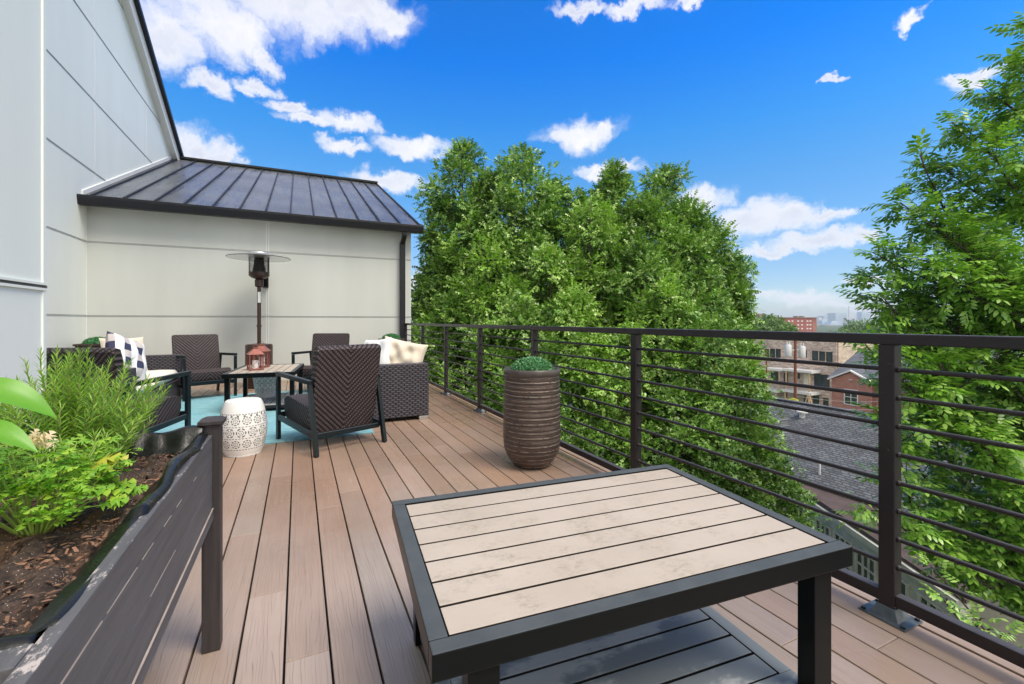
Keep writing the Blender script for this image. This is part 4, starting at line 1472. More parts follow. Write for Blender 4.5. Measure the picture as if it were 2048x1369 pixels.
    P_, D_, N_, S_ = [], [], [], []
    for k in range(16):
        P_.append(P(72 + r2.uniform(-14, 22), 885 + r2.uniform(-10, 12), .93) - Vector((-.475, 1.225, .69))); D_.append(Vector((r2.uniform(-1, 1), r2.uniform(-1, 1), r2.uniform(0, 1)))); N_.append(Vector((r2.uniform(-1, 1), -.8, .8))); S_.append(r2.uniform(.018, .030))
    V, T = scatter(cel_v, cel_f, np.array(P_), np.array([list(v) for v in D_]), np.array([list(v) for v in N_]), np.array(S_))
    np_mesh('bloom', V, T, M['petal'], t)

    # broad leaved seedling leaning in from the left
    t = thing('broad_leaf_plant', 'smooth broad light green leaves entering at the left edge above the planter', 'plant', (-.70, 1.02, .69))
    org = Vector((-.70, 1.02, .69))
    G().tube([(0, 0, 0), (.02, .02, .12), (.05, .05, .24)], [.004, .0035, .002], 6).build('stem', M['stem'], t, smooth=True)
    for (a, bpt, w, bend) in ((P(-95, 772, .80), P(113, 836, .86), .030, .018), (P(-80, 850, .78), P(76, 905, .80), .022, .012), (P(-160, 800, .76), P(-60, 700, .8), .03, .01)):
        a, bpt = a - org, bpt - org
        n = 14
        vs, fs = [], []
        dirv = (bpt - a)
        sidev = dirv.cross(Vector((.25, -.55, .9))).normalized()
        up = sidev.cross(dirv).normalized()
        for i in range(n + 1):
            s = i / n
            c = a + dirv * s + up * bend * math.sin(math.pi * s)
            ww = w * (math.sin(math.pi * min(1, s * 1.0) ** .8) ** .9 if 0 < s < 1 else 0.02)
            for q in (-1, -.5, 0, .5, 1):
                vs.append(c + sidev * ww * q + up * (abs(q) * ww * .35))
        for i in range(n):
            for q in range(4):
                k = i * 5 + q
                fs.append((k, k + 1, k + 6, k + 5))
        G().add(vs, fs).build('leaf', M['broad'], t, smooth=True)
        G().tube([Vector((.05, .05, .24)), a], .0015, 5).build('leaf_stalk', M['stem'], t, smooth=True)
    # glazed pot under the planter
    t = thing('mustard_pot', 'mustard yellow glazed pot standing under the planter box', 'plant pot', (-.565, 1.85, 0))
    G().lathe([(.085, .002), (.10, .02), (.135, .09), (.158, .17), (.165, .24), (.158, .30)], 40).build('body', M['gold'], t, smooth=True)
    G().lathe([(.158, .301), (.172, .306), (.174, .325), (.160, .332), (.150, .325), (.148, .30)], 40).build('rim', M['gold'], t, smooth='auto')


# ------------------------------------------------------------------ trees
def plume_tree(name, label, cat, base, plumes, m, leaf, per, dens, trunk_r, limb_mat, group=None, tv=OAK_V, tf=OAK_F, mats=None):
    """plumes: (px, top row, bottom row, half width px, depth, bright). Leaf sprays fill tall upright plumes fed by limbs."""
    t = thing(name, label, cat, base, group=group)
    org = Vector(base)
    g = G()
    trunk_top = Vector((0, 0, 0))
    zmax = max(P(p[0], p[1], p[4]).z for p in plumes) - base[2]
    pts = [Vector((.12 * math.sin(k * 1.3), .12 * math.cos(k * 1.7), zmax * .8 * k / 10)) for k in range(11)]
    g.tube(pts, [trunk_r * (1 - .085 * k) for k in range(11)], 10)
    allV, allT, off = {}, {}, {}
    for (px, yt, yb, hw, d, br) in plumes:
        top = P(px, yt, d) - org
        bot = P(px, yb, d) - org
        R = hw / F * d
        H = top.z - bot.z
        # limb from trunk up through the plume
        z0 = max(.15 * zmax, bot.z - 1.6)
        k = min(9.9, z0 / (zmax * .08))
        st = pts[int(k)].copy()
        st.z = z0
        mid = Vector((bot.x, bot.y, bot.z + H * .25))
        g.tube([st, st.lerp(mid, .5) + Vector((0, 0, -.2)), mid, Vector((top.x, top.y, bot.z + H * .62)), Vector((top.x, top.y, bot.z + H * .95))], [.075, .06, .045, .028, .008], 7)
        ns = int(dens * R * H * 105)
        s = rng.uniform(0, 1, ns) ** .9
        rad = R * np.minimum(1, (s * 4.2) ** .46) * 1.10 * rng.uniform(.15, 1.2, ns) ** .5
        # lumpy outline
        a = rng.uniform(0, 2 * math.pi, ns)
        rad *= 1 + .22 * np.sin(a * 3 + s * 9 + px) + .12 * np.sin(a * 5 - s * 17)
        c = np.stack([top.x + rad * np.cos(a), top.y + rad * np.sin(a), top.z - s * H], -1)
        ax = np.stack([np.cos(a) * .8, np.sin(a) * .8, np.full(ns, .75)], -1)
        # knots: pull sprays towards cluster centres so that dark gaps open between them
        nk = max(6, ns // 26)
        kc = c[rng.integers(0, ns, nk)]
        dist = ((c[:, None, :] - kc[None]) ** 2).sum(-1)
        near = kc[dist.argmin(1)]
        c = c + (near - c) * rng.uniform(.15, .6, (ns, 1))
        away = c - near
        away /= np.maximum(np.linalg.norm(away, axis=1, keepdims=True), 1e-3)
        ax = ax * .6 + away * .9 + np.array([0, 0, .35])
        V, T = sprays(c, ax, per, leaf * 1.3, tv, tf, leaf)
        key = br
        allV.setdefault(key, []).append(V)
        allT.setdefault(key, []).append(T + off.get(key, 0))
        off[key] = off.get(key, 0) + len(V)
        for q in range(0, ns, 9):
            zz = c[q][2] - .5 * R
            zz = max(bot.z, min(top.z, zz))
            g.tube([Vector((top.x, top.y, zz)), Vector(c[q])], [.014, .004], 4, cap=False)
    for key in allV:
        np_mesh('crown', np.concatenate(allV[key]), np.concatenate(allT[key]), (mats or {}).get(key, m), t)
    g.build('trunk', limb_mat, t, smooth=True)
    return t


def build_oaks():
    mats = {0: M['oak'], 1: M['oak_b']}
    b = P(960, 642, 13.5)
    plume_tree('oak_tree', 'tall oak with upright plumes behind the railing, the one next to the roof corner', 'tree', (b.x, b.y, GZ), [
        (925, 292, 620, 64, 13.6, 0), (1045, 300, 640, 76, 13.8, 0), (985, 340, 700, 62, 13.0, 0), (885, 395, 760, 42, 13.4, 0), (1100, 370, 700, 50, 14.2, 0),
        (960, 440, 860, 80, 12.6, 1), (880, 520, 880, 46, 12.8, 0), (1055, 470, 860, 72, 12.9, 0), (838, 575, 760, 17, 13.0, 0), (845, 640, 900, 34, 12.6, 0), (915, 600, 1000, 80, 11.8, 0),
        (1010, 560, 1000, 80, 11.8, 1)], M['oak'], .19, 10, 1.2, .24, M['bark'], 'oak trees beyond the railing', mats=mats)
    b = P(1330, 642, 14.0)
    plume_tree('oak_tree', 'oak with two pointed tops behind the middle of the railing', 'tree', (b.x, b.y, GZ), [
        (1228, 326, 700, 34, 14.0, 0), (1240, 362, 720, 54, 13.9, 0), (1205, 375, 720, 40, 13.8, 0), (1150, 392, 720, 36, 14.0, 0), (1330, 344, 700, 66, 14.2, 0), (1290, 400, 760, 60, 13.4, 0), (1375, 395, 720, 52, 14.0, 0), (1425, 440, 760, 50, 14.2, 0), (1455, 500, 760, 38, 14.0, 0),
        (1165, 400, 760, 50, 13.8, 0), (1400, 560, 900, 72, 13.0, 0), (1478, 560, 720, 20, 13.6, 0), (1470, 640, 940, 52, 13.0, 0), (1360, 470, 860, 70, 12.8, 0), (1235, 470, 860, 74, 13.0, 0)],
        M['oak'], .19, 10, 1.2, .24, M['bark'], 'oak trees beyond the railing', mats=mats)
    b = P(1160, 642, 11.2)
    plume_tree('oak_tree', 'nearer brighter oak in front of the other two, leaves just behind the tall pot', 'tree', (b.x, b.y, GZ), [
        (1180, 385, 700, 48, 12.2, 1), (1100, 500, 800, 70, 11.6, 1), (1150, 590, 960, 86, 11.0, 1), (1040, 620, 980, 84, 10.8, 0), (1290, 480, 860, 70, 11.8, 0), (1330, 560, 960, 66, 11.2, 1),
        (1400, 640, 1020, 80, 10.8, 0), (1250, 660, 1060, 86, 10.6, 1), (930, 700, 1000, 80, 11.0, 0), (1100, 760, 1100, 90, 10.4, 0), (1470, 700, 1060, 56, 10.8, 1), (1490, 800, 1100, 50, 10.4, 0), (1535, 930, 1130, 46, 10.4, 0), (1590, 985, 1130, 40, 10.2, 0),
        (1360, 780, 1160, 90, 10.2, 0), (1200, 860, 1200, 90, 10.0, 0)], M['oak'], .18, 10, 1.2, .22, M['bark'], 'oak trees beyond the railing', mats=mats)


def branch_tree(name, label, cat, base, limbs, leaf, seed, step=.16, group=None, trunk=None, m=None, twig=.55, dens=1.0):
    """Open tree: explicit limbs with side twigs, compound leaves hung along the outer twigs."""
    t = thing(name, label, cat, base, group=group)
    org = Vector(base)
    r3 = random.Random(seed)
    g = G()
    C, A = [], []
    if trunk:
        g.tube([p - org for p in trunk], [.20, .17, .14, .11, .07, .03][:len(trunk)], 10)
    for (a, b, r0, bushy) in limbs:
        a, b = a - org, b - org
        L = (b - a).length
        n = max(5, int(L / .3))
        bend = Vector((r3.uniform(-.1, .1), r3.uniform(-.1, .1), -.10)) * L
        pts = [a.lerp(b, k / n) + bend * math.sin(math.pi * k / n) + Vector((r3.uniform(-.02, .02), r3.uniform(-.02, .02), r3.uniform(-.02, .02))) for k in range(n + 1)]
        pts[-1] = b
        g.tube(pts, [r0 * (1 - .9 * k / n) + .003 for k in range(n + 1)], 7)
        D = (b - a).normalized()
        m_ = int(L / step * bushy)
        for k in range(m_):
            s = .22 + .78 * k / m_
            q = s * n
            i0 = min(n - 1, int(q))
            p = pts[i0].lerp(pts[i0 + 1], q - i0)
            side = Vector((r3.gauss(0, 1), r3.gauss(0, 1), r3.gauss(.3, .7))).normalized()
            dr = (D * r3.uniform(.3, .9) + side * .8 + Vector((0, 0, .25))).normalized()
            l = twig * r3.uniform(.5, 1.2) * (1.15 - .6 * s)
            e = p + dr * l
            mid = p.lerp(e, .5) + Vector((0, 0, .04))
            g.tube([p, mid, e], [.009, .006, .002], 4, cap=False)
            c2 = max(2, int(l / .085 * dens))
            for j in range(c2):
                f_ = (j + 1) / c2
                pp = p.lerp(mid, f_ * 2) if f_ < .5 else mid.lerp(e, f_ * 2 - 1)
                s2 = Vector((r3.gauss(0, 1), r3.gauss(0, 1), r3.gauss(0, .5)))
                C.append(pp)
                A.append(dr * .5 + s2 * .6)
        for j in range(5):
            C.append(b)
            A.append(D + Vector((r3.gauss(0, .7), r3.gauss(0, .7), r3.gauss(0, .4))))
    C, A = np.array([list(v) for v in C]), np.array([list(v) for v in A])
    n = len(C)
    V, T = scatter(COMP_V, COMP_F, C, A + np.array([0, 0, -.15]), unit(n) * .35 + np.array([0, 0, 1.0]), leaf * rng.uniform(.7, 1.15, n))
    np_mesh('crown', V, T, m or M['ash'], t)
    g.build('trunk', M['bark2'], t, smooth=True)
    return t


def build_right_trees():
    W = lambda x, y, d: P(x, y, d)
    trunk = [Vector((11.2, 2.3, GZ)), Vector((11.1, 2.4, -8)), W(2260, 1500, 7.3), W(2240, 1000, 7.4), W(2260, 560, 7.6), W(2230, 100, 7.8)]
    A = W(2240, 1000, 7.4); B = W(2250, 700, 7.5); C_ = W(2255, 450, 7.6); D = W(2260, 1250, 7.35); E = W(2240, 250, 7.7)
    limbs = []
    def L(a, x, y, d, r=.04, bushy=1.0):
        limbs.append((a, W(x, y, d), r, bushy))
    L(E, 2065, 55, 7.0, .05, 1.2); L(E, 2100, -60, 7.4, .05, 1.1); L(E, 2040, 140, 6.8, .04, 1.2); L(E, 1975, 185, 6.9, .04, 1.1)
    L(C_, 1905, 245, 6.9, .045, 1.3); L(C_, 1985, 300, 6.4, .04, 1.3); L(C_, 2060, 330, 7.6, .04, 1.4); L(C_, 1880, 330, 7.2, .04, 1.1)
    L(B, 1840, 310, 7.0, .05, .9); L(B, 1800, 405, 6.9, .05, 1.0); L(B, 1850, 440, 6.6, .04, 1.3); L(B, 1930, 420, 7.0, .04, 1.4); L(B, 2010, 480, 7.4, .04, 1.4)
    L(B, 1745, 505, 6.8, .05, 1.2); L(B, 1735, 550, 7.1, .04, 1.2); L(B, 1780, 520, 7.3, .04, 1.3); L(B, 1880, 540, 6.3, .04, 1.4)
    L(A, 1765, 595, 6.7, .05, 1.3); L(A, 1780, 640, 7.2, .045, 1.3); L(A, 1850, 600, 7.0, .04, 1.5); L(A, 1950, 620, 7.3, .04, 1.5); L(A, 2040, 640, 6.8, .04, 1.5)
    L(A, 1730, 690, 6.6, .05, 1.1); L(A, 1790, 760, 6.9, .045, 1.2); L(A, 1880, 730, 6.6, .04, 1.5); L(A, 1990, 760, 7.0, .04, 1.5)
    L(D, 1770, 830, 6.6, .045, 1.0); L(D, 1850, 850, 6.9, .04, 1.4); L(D, 1950, 870, 6.5, .04, 1.5); L(D, 2050, 850, 7.2, .04, 1.5)
    L(D, 1800, 930, 6.7, .045, 1.0); L(D, 1900, 980, 6.8, .04, 1.2); L(D, 2010, 980, 6.4, .04, 1.2)
    L(D, 1740, 1010, 6.6, .04, .8); L(D, 1860, 1080, 6.9, .04, .9); L(D, 1990, 1100, 6.7, .04, 1.0)
    branch_tree('ash_tree', 'leafy tree with drooping compound leaves rising at the right edge, visible branches', 'tree', (11.2, 2.3, GZ), limbs, .30, 3, .125, trunk=trunk, dens=2.1, twig=.64)
    # lower bright sapling just outside the railing
    limbs = []
    base = Vector((6.6, 1.0, GZ))
    tr = [base, Vector((6.5, 1.1, -7)), W(2120, 1620, 4.6), W(2100, 1480, 4.5), W(2080, 1380, 4.4)]
    S1 = W(2110, 1560, 4.6); S2 = W(2085, 1400, 4.45)
    for (a, x, y, d, r, bb) in ((S2, 1880, 1190, 4.2, .025, 1.0), (S2, 1850, 1250, 4.3, .02, .9), (S2, 1945, 1240, 4.1, .02, 1.1), (S2, 2000, 1290, 4.0, .02, 1.1), (S1, 1930, 1320, 4.1, .02, 1.0), (S1, 2030, 1340, 4.0, .02, 1.0), (S2, 1860, 1130, 4.8, .02, .6)):
        limbs.append((a, W(x, y, d), r, bb))
    branch_tree('sapling', 'bright yellow green sapling low at the bottom right outside the railing', 'tree', base, limbs, .17, 9, .12, trunk=tr, m=M['parsley'] if False else M['oak_b'], twig=.30, dens=1.1)


def blob_tree(name, label, cat, px, py, hw, hh, d, n, leaf, m, group=None, nb=9):
    """Rounder tree further off: overlapping leafy boughs over a trunk."""
    c = P(px, py, d)
    t = thing(name, label, cat, (c.x, c.y, GZ), group=group)
    R, H = hw / F * d, hh / F * d
    cz = c.z - GZ
    Vs, Ts, off = [], [], 0
    g = G()
    g.tube([(0, 0, 0), (0, 0, max(.5, cz - H * .3))], [R * .07 + .1, R * .03 + .05], 8)
    for k in range(nb):
        a = rng.uniform(0, 6.28)
        rr = rng.uniform(.0, .65)
        e = rng.uniform(-.5, .62)
        cc = np.array([R * rr * math.cos(a), R * rr * math.sin(a), cz + H * e * (1 - rr * .6)])
        if k < nb // 3:
            cc = np.array([SA * 0 + CA * R * (-.6 + 1.2 * k / max(1, nb // 3 - 1)), -SA * R * (-.6 + 1.2 * k / max(1, nb // 3 - 1)), cz + H * .1])
        br = rng.uniform(.35, .5)
        g.tube([(0, 0, max(.3, cz - H * .5)), tuple(cc)], [R * .03 + .03, .02], 5)
        m_ = n // nb
        u = unit(m_)
        pos = cc + u * np.array([R, R, H]) * br * rng.uniform(.55, 1.08, (m_, 1))
        V, T = scatter(OAK_V, OAK_F, pos, u + unit(m_), u + unit(m_) * .6 + np.array([0, 0, .6]), leaf * rng.uniform(.6, 1.2, m_))
        Vs.append(V); Ts.append(T + off); off += len(V)
    np_mesh('crown', np.concatenate(Vs), np.concatenate(Ts), m, t)
    g.build('trunk', M['bark'], t)
    return t


def build_far_trees():
    blob_tree('leafy_tree', 'round green tree above the top rail in front of the red apartment slab', 'tree', 1535, 670, 52, 40, 95, 5200, .85, M['farleaf'], nb=14)
    blob_tree('leafy_tree', 'light green spreading tree below the hazy skyline', 'tree', 1730, 690, 70, 48, 85, 6200, .75, M['farleaf'], nb=16)
    blob_tree('leafy_tree', 'distant green tree partly hidden by the right edge tree', 'tree', 1880, 680, 90, 50, 70, 5000, .7, M['farleaf'], nb=12)
    blob_tree('leafy_tree', 'dark green tree low behind the big right tree', 'tree', 1960, 900, 170, 190, 17, 9000, .22, M['ash'], nb=16)
    blob_tree('leafy_tree', 'green tree filling the gap low on the left behind the railing', 'tree', 880, 760, 140, 110, 22, 7000, .28, M['oak'], nb=12)
    blob_tree('leafy_tree', 'green tree low between the oaks and the grey shingle house', 'tree', 1400, 940, 190, 170, 13.5, 9000, .20, M['oak'], nb=14)
    # trees hiding the ground towards the horizon
    k = 0
    names = ['beside the street left of the tan brick building', 'far left between oak crowns', 'beyond the wing of the panel house']
    for (px, py, hw, hh, d) in ((1440, 690, 60, 50, 80), (1120, 700, 150, 60, 70), (850, 690, 60, 45, 60)):
        blob_tree('leafy_tree', 'distant tree ' + names[k], 'tree', px, py, hw, hh, d, 2600, .7, M['farleaf'], nb=9)
        k += 1
    # small yellowing shrub by the pole foot
    blob_tree('yellow_shrub', 'small yellow green shrub at the foot of the utility pole', 'shrub', 1588, 806, 14, 9, 40, 500, .22, M['yellowleaf'], nb=5)


# ------------------------------------------------------------------ neighbourhood
def win(parent, x, y0, y1, z0, z1, frame=None, name='window', mullions=1, rails=0):
    """Window in a wall that faces -X at plane x."""
    f = .07
    g = G()
    g.box(x - .06, x + .02, y0 - f, y1 + f, z0 - f, z0).box(x - .06, x + .02, y0 - f, y1 + f, z1, z1 + f)
    g.box(x - .06, x + .02, y0 - f, y0, z0, z1).box(x - .06, x + .02, y1, y1 + f, z0, z1)
    for i in range(1, mullions):
        yy = y0 + (y1 - y0) * i / mullions
        g.box(x - .05, x - .012, yy - .025, yy + .025, z0, z1)
    for i in range(1, rails + 1):
        zz = z0 + (z1 - z0) * i / (rails + 1)
        g.box(x - .049, x - .013, y0, y1, zz - .022, zz + .022)
    w = g.build(name, frame or M['gutter'], parent)
    G().box(x - .010, x + .01, y0, y1, z0, z1).build('pane', M['window'], w)
    return w


def build_buildings():
    # tan brick apartment building, facade faces -X
    X = 65.0
    b = thing('brick_apartment_building', 'tan brick apartment building with white porch canopies behind the utility pole', 'building', (X, 42, GZ))
    b.location = (0, 0, 0)
    zt = -1.05
    G().box(X, X + 12, 35.8, 62, GZ, zt).build('wall', M['brick_tan'], b)
    G().box(X + .2, X + 12, 35.62, 35.797, GZ, zt - .05).build('side_wall', M['brick_pale'], b)
    G().box(X - .15, X + 12.2, 35.5, 62.2, zt, zt + .25).build('roof', M['siding'], b)

    def Yat(px):
        u = (px - CX) / F
        return X * (CA - u * SA) / (SA + u * CA)

    def Zat(px, py):
        u = (px - CX) / F
        return CH + (HY - py) / F * X / (SA + u * CA)
    for (xa, xb, ya, yb) in ((1531, 1537, 699, 714), (1541.5, 1549, 698.5, 714), (1553, 1560.5, 699, 714.5), (1573, 1578, 701, 712), (1607, 1612.5, 702, 714.5), (1626, 1635, 703, 720), (1640, 1649, 704, 721), (1654, 1664, 705, 722.5)):
        win(b, X, Yat(xb), Yat(xa), Zat(xa, yb), Zat(xa, ya))
    win(b, X, Yat(1658), Yat(1630), Zat(1640, 772), Zat(1640, 750), mullions=2, rails=1)
    win(b, X, Yat(1557), Yat(1543), Zat(1550, 760), Zat(1550, 745))
    win(b, X, Yat(1637), Yat(1628), Zat(1630, 815), Zat(1630, 793))
    win(b, X, Yat(1656), Yat(1648), Zat(1650, 817), Zat(1650, 797))
    for (xa, xb, y1, y0, mm) in ((1568, 1576, 746, 766, 'window'), (1608, 1618, 748, 771, 'door'), (1608, 1617, 792, 814, 'window'), (1571, 1575, 780, 806, 'window'), (1596, 1600, 747, 758, 'window')):
        G().box(X - .08, X - .004, Yat(xb), Yat(xa), Zat(xa, y0), Zat(xa, y1)).build('door', M[mm], b)
    for (xa, xb, y) in ((1585, 1643, 741), (1548, 1582, 738), (1583, 1642, 783), (1530, 1575, 779)):
        z = Zat((xa + xb) / 2, y)
        yA, yB = Yat(xb), Yat(xa)
        c = G().box(X - 2.2, X - .002, yA, yB, z - .16, z + .16).build('canopy', M['siding'], b)
        for yy in (yA + .4, yB - .4):
            G().box(X - 2.1, X - 1.95, yy - .08, yy + .08, z - 2.7, z - .161).build('post', M['lumber'], c)
    # red brick row house with white-trimmed gables
    X = 50.0
    b = thing('red_brick_house', 'red brick house with a white trimmed gable and grey roof right of the tan building', 'building', (0, 0, 0))
    G().box(X, X + 11, 15.5, 27.6, GZ, -4.85).build('wall', M['brick_red'], b)
    g = G()
    g.prism([(X - .5, 15, -4.84), (X - .5, 28.1, -4.84), (X - .5, 28.1, -4.7), (X - .5, 15, -4.7)], (.02, 0, 0))
    for (xa, za, xb, zb) in ((X - .45, -4.83, X + 5.5, -2.1), (X + 11.45, -4.83, X + 5.5, -2.1)):
        g.prism([(xa, 15, za), (xb, 15, zb), (xb, 15, zb + .15), (xa, 15, za + .15)], (0, 13.1, 0))
    rf = g.build('roof', M['shingle2'], b)
    G().prism([(X, 27.45, -4.849), (X + 11, 27.45, -4.849), (X + 5.5, 27.45, -2.2)], (0, .15, 0)).build('gable_end', M['brick_red'], b)
    for (yc, hw, pk) in ((25.85, 1.9, .98), (19.6, 1.9, .98)):
        G().prism([(X - .6, yc - hw + .1, GZ + .01), (X - .6, yc + hw - .1, GZ + .01), (X - .6, yc + hw - .1, -4.85), (X - .6, yc, -4.0), (X - .6, yc - hw + .1, -4.85)], (.599, 0, 0)).build('gable_wall', M['brick_red'], b)
        g = G()
        for s in (-1, 1):
            g.prism([(X - .85, yc, -4.85 + pk - .02), (X - .85, yc + s * (hw + .2), -4.95), (X - .85, yc + s * (hw + .2), -4.80), (X - .85, yc, -4.85 + pk + .13)], (.25, 0, 0))
        g.build('gable_trim', M['siding'], b)
        g = G()
        for s in (-1, 1):
            g.prism([(X - .599, yc, -4.85 + pk + .0), (X - .599, yc + s * (hw + .15), -4.88), (X - .599, yc + s * (hw + .15), -4.76), (X - .599, yc, -4.85 + pk + .12)], (4.5, 0, 0))
        g.build('gable_roof', M['shingle2'], b)
        win(b, X - .6, yc - .55, yc + .55, -7.15, -5.75, M['siding'], mullions=2, rails=1)
        win(b, X - .6, yc - 1.35, yc - .55, -10.6, -9.3, M['siding'], mullions=1, rails=1)
        d = G().box(X - .68, X - .602, yc + .15, yc + .95, -11.9, -9.2).build('door', M['reddoor'], b)
        g = G()
        g.box(X - .70, X - .602, yc + .0, yc + .145, -11.9, -9.0).box(X - .70, X - .602, yc + .955, yc + 1.1, -11.9, -9.0).box(X - .70, X - .602, yc - .05, yc + 1.15, -8.995, -8.8)
        g.build('door_frame', M['siding'], b)
        G().lathe([(.17, 0), (.17, .05)], 16, (X - .65, yc, -4.75)).build('gable_vent', M['siding'], b)
    g = G()
    g.box(X - .15, X - .002, 27.3, 27.5, GZ, -4.9).box(X - .15, X - .002, 23.2, 23.4, GZ, -4.9)
    build_each(g, 'downspout', M['siding'], b)
    # grey shingle house just beyond the trees
    b = thing('shingle_roof_house', 'old house with a big grey shingle roof and weathered windows seen through the rods', 'building', (0, 0, 0))
    xr, zr, xe, ze = 21.4, -2.88, 16.7, -4.90
    y0, y1 = 3.5, 15.6
    G().box(xe + .3, 26, y0 + .3, y1 - .3, GZ, ze - .02).build('wall', M['oldpaint'], b)
    g = G()
    for (xa, za, xb, zb) in ((xe, ze, xr, zr), (26.1, ze, xr, zr)):
        g.prism([(xa, y0, za), (xb, y0, zb), (xb, y0, zb + .12), (xa, y0, za + .12)], (0, y1 - y0, 0))
    rf = g.build('roof', M['shingle'], b)
    G().box(xr - .14, xr + .14, y0, y1, zr + .121, zr + .165).build('ridge_cap', M['shingle'], rf)
    v = G().lathe([(.12, 0), (.12, .22), (.22, .24), (.22, .30), (.05, .38)], 16, (20.4, 12.65, zr - .36)).build('roof_vent', M['siding'], b, smooth='auto')
    G().lathe([(.04, 0), (.04, .55)], 10, (17.3, 10.1, -4.55)).build('vent_pipe', M['siding'], b)
    for yy in (y0 + .3, y1 - .5):
        G().prism([(xe + .3, yy, ze - .02), (25.8, yy, ze - .02), (xr, yy, zr - .03)], (0, .2, 0)).build('gable_end', M['siding'], b)
    # cross wing with white siding gable facing the deck
    g = G()
    yc, hw, px_ = 13.2, 2.3, 15.6
    G().prism([(px_, yc - hw, GZ), (px_, yc + hw, GZ), (px_, yc + hw, -5.0), (px_, yc, -3.35), (px_, yc - hw, -5.0)], (1.9, 0, 0)).build('gable_wall', M['siding'], b)
    g = G()
    for i in range(24):
        z = -5.6 + i * .1
        h2 = hw if z < -5.0 else hw * max(0, (-3.35 - z) / 1.65)
        g.box(px_ - .015, px_ - .001, yc - h2 + .02, yc + h2 - .02, z - .005, z + .005)
    g.build('siding_line', M['galv'], b)
    g = G()
    for s in (-1, 1):
        g.prism([(px_ - .3, yc, -3.35), (px_ - .3, yc + s * (hw + .35), -5.25), (px_ - .3, yc + s * (hw + .35), -5.13), (px_ - .3, yc, -3.23)], (5.0, 0, 0))
    g.build('gable_roof', M['shingle'], b)
    # lower brown roof and the weathered window wall, set at an angle to the main house
    G().prism([(16.9, 11.2, -4.95), (14.2, 6.5, -5.04), (13.1, 4.6, -5.04), (17.5, 4.6, -4.93), (17.5, 11.2, -4.93)], (0, 0, .09)).build('porch_roof', M['brownroof'], b)
    T = Matrix.Translation((14.3, 6.7, 0)) @ Matrix.Rotation(math.atan2(-.496, .868), 4, 'Z')

    def angled(o):
        o.matrix_local = T
        return o
    angled(G().box(-.10, .0, -2.3, 4.9, -5.22, -5.045).build('porch_fascia', M['oldpaint'], b))
    angled(G().box(.06, .3, -2.2, 4.8, GZ, -5.06).build('porch_wall', M['oldpaint'], b))
    for yy in (-1.9, -.75, .35, 1.35, 2.35, 3.4):
        angled(win(b, .06, yy, yy + .72, -7.1, -5.6, M['oldpaint'], mullions=3, rails=3))
    angled(G().box(-.12, .059, -2.2, 4.8, -7.5, -7.28).build('sill_band', M['oldpaint'], b))
    angled(G().box(-.05, .058, -2.2, 4.8, GZ, -7.51).build('stone_base', M['stone'], b))
    # small pale outbuilding low on the right
    b = thing('white_shed', 'low white shed with ribbed roof glimpsed at the lower right between branches', 'shed', (0, 0, 0))
    G().box(13.6, 17.4, -1.2, 2.6, GZ, -9.6).build('wall', M['oldpaint'], b)
    G().prism([(13.2, -1.5, -9.9), (17.7, -1.5, -9.2), (17.7, -1.5, -9.1), (13.2, -1.5, -9.8)], (0, 4.4, 0)).build('roof', M['galv'], b)
    g = G()
    for i in range(14):
        y = -1.4 + i * .32
        g.prism([(13.2, y, -9.799), (17.7, y, -9.099), (17.7, y, -9.06), (13.2, y, -9.76)], (0, .04, 0))
    g.build('roof_rib', M['siding'], b)
    # stone house glimpsed at the right edge
    b = thing('stone_house', 'beige stone house with grey roof glimpsed through leaves at the right edge', 'building', (0, 0, 0))
    G().box(21.5, 28, -3.5, 4.6, GZ, -5.0).build('wall', M['brick_pale'], b)
    G().prism([(21.2, -3.8, -5.0), (21.2, 4.9, -5.0), (21.2, 4.9, -4.9), (21.2, .5, -3.0), (21.2, -3.8, -4.9)], (7, 0, 0)).build('roof', M['shingle2'], b)
    # utility poles
    def pole(px, d, ztop, r, label, trans):
        p = P(px, 700, d)
        t = thing('utility_pole', label, 'utility pole', (p.x, p.y, GZ), group='wooden utility poles by the tan building')
        G().tube([(0, 0, 0), (0, 0, ztop - GZ)], [r * 1.15, r * .85], 12).build('pole', M['polewood'], t, smooth='auto')
        if trans:
            for s, zz in ((1.05, -1.75), (-1.05, -1.6)):
                dx, dy = CA * s * .62, -SA * s * .62
                g = G().lathe([(.27, 0), (.28, .06), (.28, 1.0), (.24, 1.08), (.03, 1.12)], 18, (dx, dy, zz - GZ - .6))
                c = g.build('transformer', M['galv'], t, smooth='auto')
                g = G()
                for q in (-.12, .12):
                    g.lathe([(.03, 0), (.05, .08), (.03, .14), (.045, .2), (.01, .3)], 8, (dx + q * CA, dy - q * SA, zz - GZ + .5))
                build_each(g, 'bushing', M['siding'], c)
            G().bar((-CA * .62, SA * .62, -1.6 - GZ), (CA * .62, -SA * .62, -1.6 - GZ), .08, .08).build('bracket', M['galv'], t)
        return t
    pole(1590.5, 42, -.05, .13, 'taller rust brown utility pole carrying grey transformers', True)
    pole(1533, 55, -2.4, .10, 'thinner utility pole left of the one with transformers', False)
    g = G()
    for (z, z2, dz) in ((-5.9, -5.2, .5), (-6.4, -5.9, .6), (-7.1, -6.5, .5)):
        a = P(1590, 700, 42); a.z = z
        bpt = Vector((49.0, 20, z2 - .3))
        g.tube([a.lerp(bpt, k / 10) - Vector((0, 0, dz * math.sin(math.pi * k / 10))) for k in range(11)], .012, 4)
    for o, w in zip(build_each(g, 'power_line', M['wire']), ('highest', 'middle', 'lowest')):
        tag(o, w + ' of the thin drooping wires between the transformer pole and the red brick house', 'wire', 'power lines by the red brick house')
    # ladder-like timber brace in front of the tan building
    g = G()
    Xb = 62.5
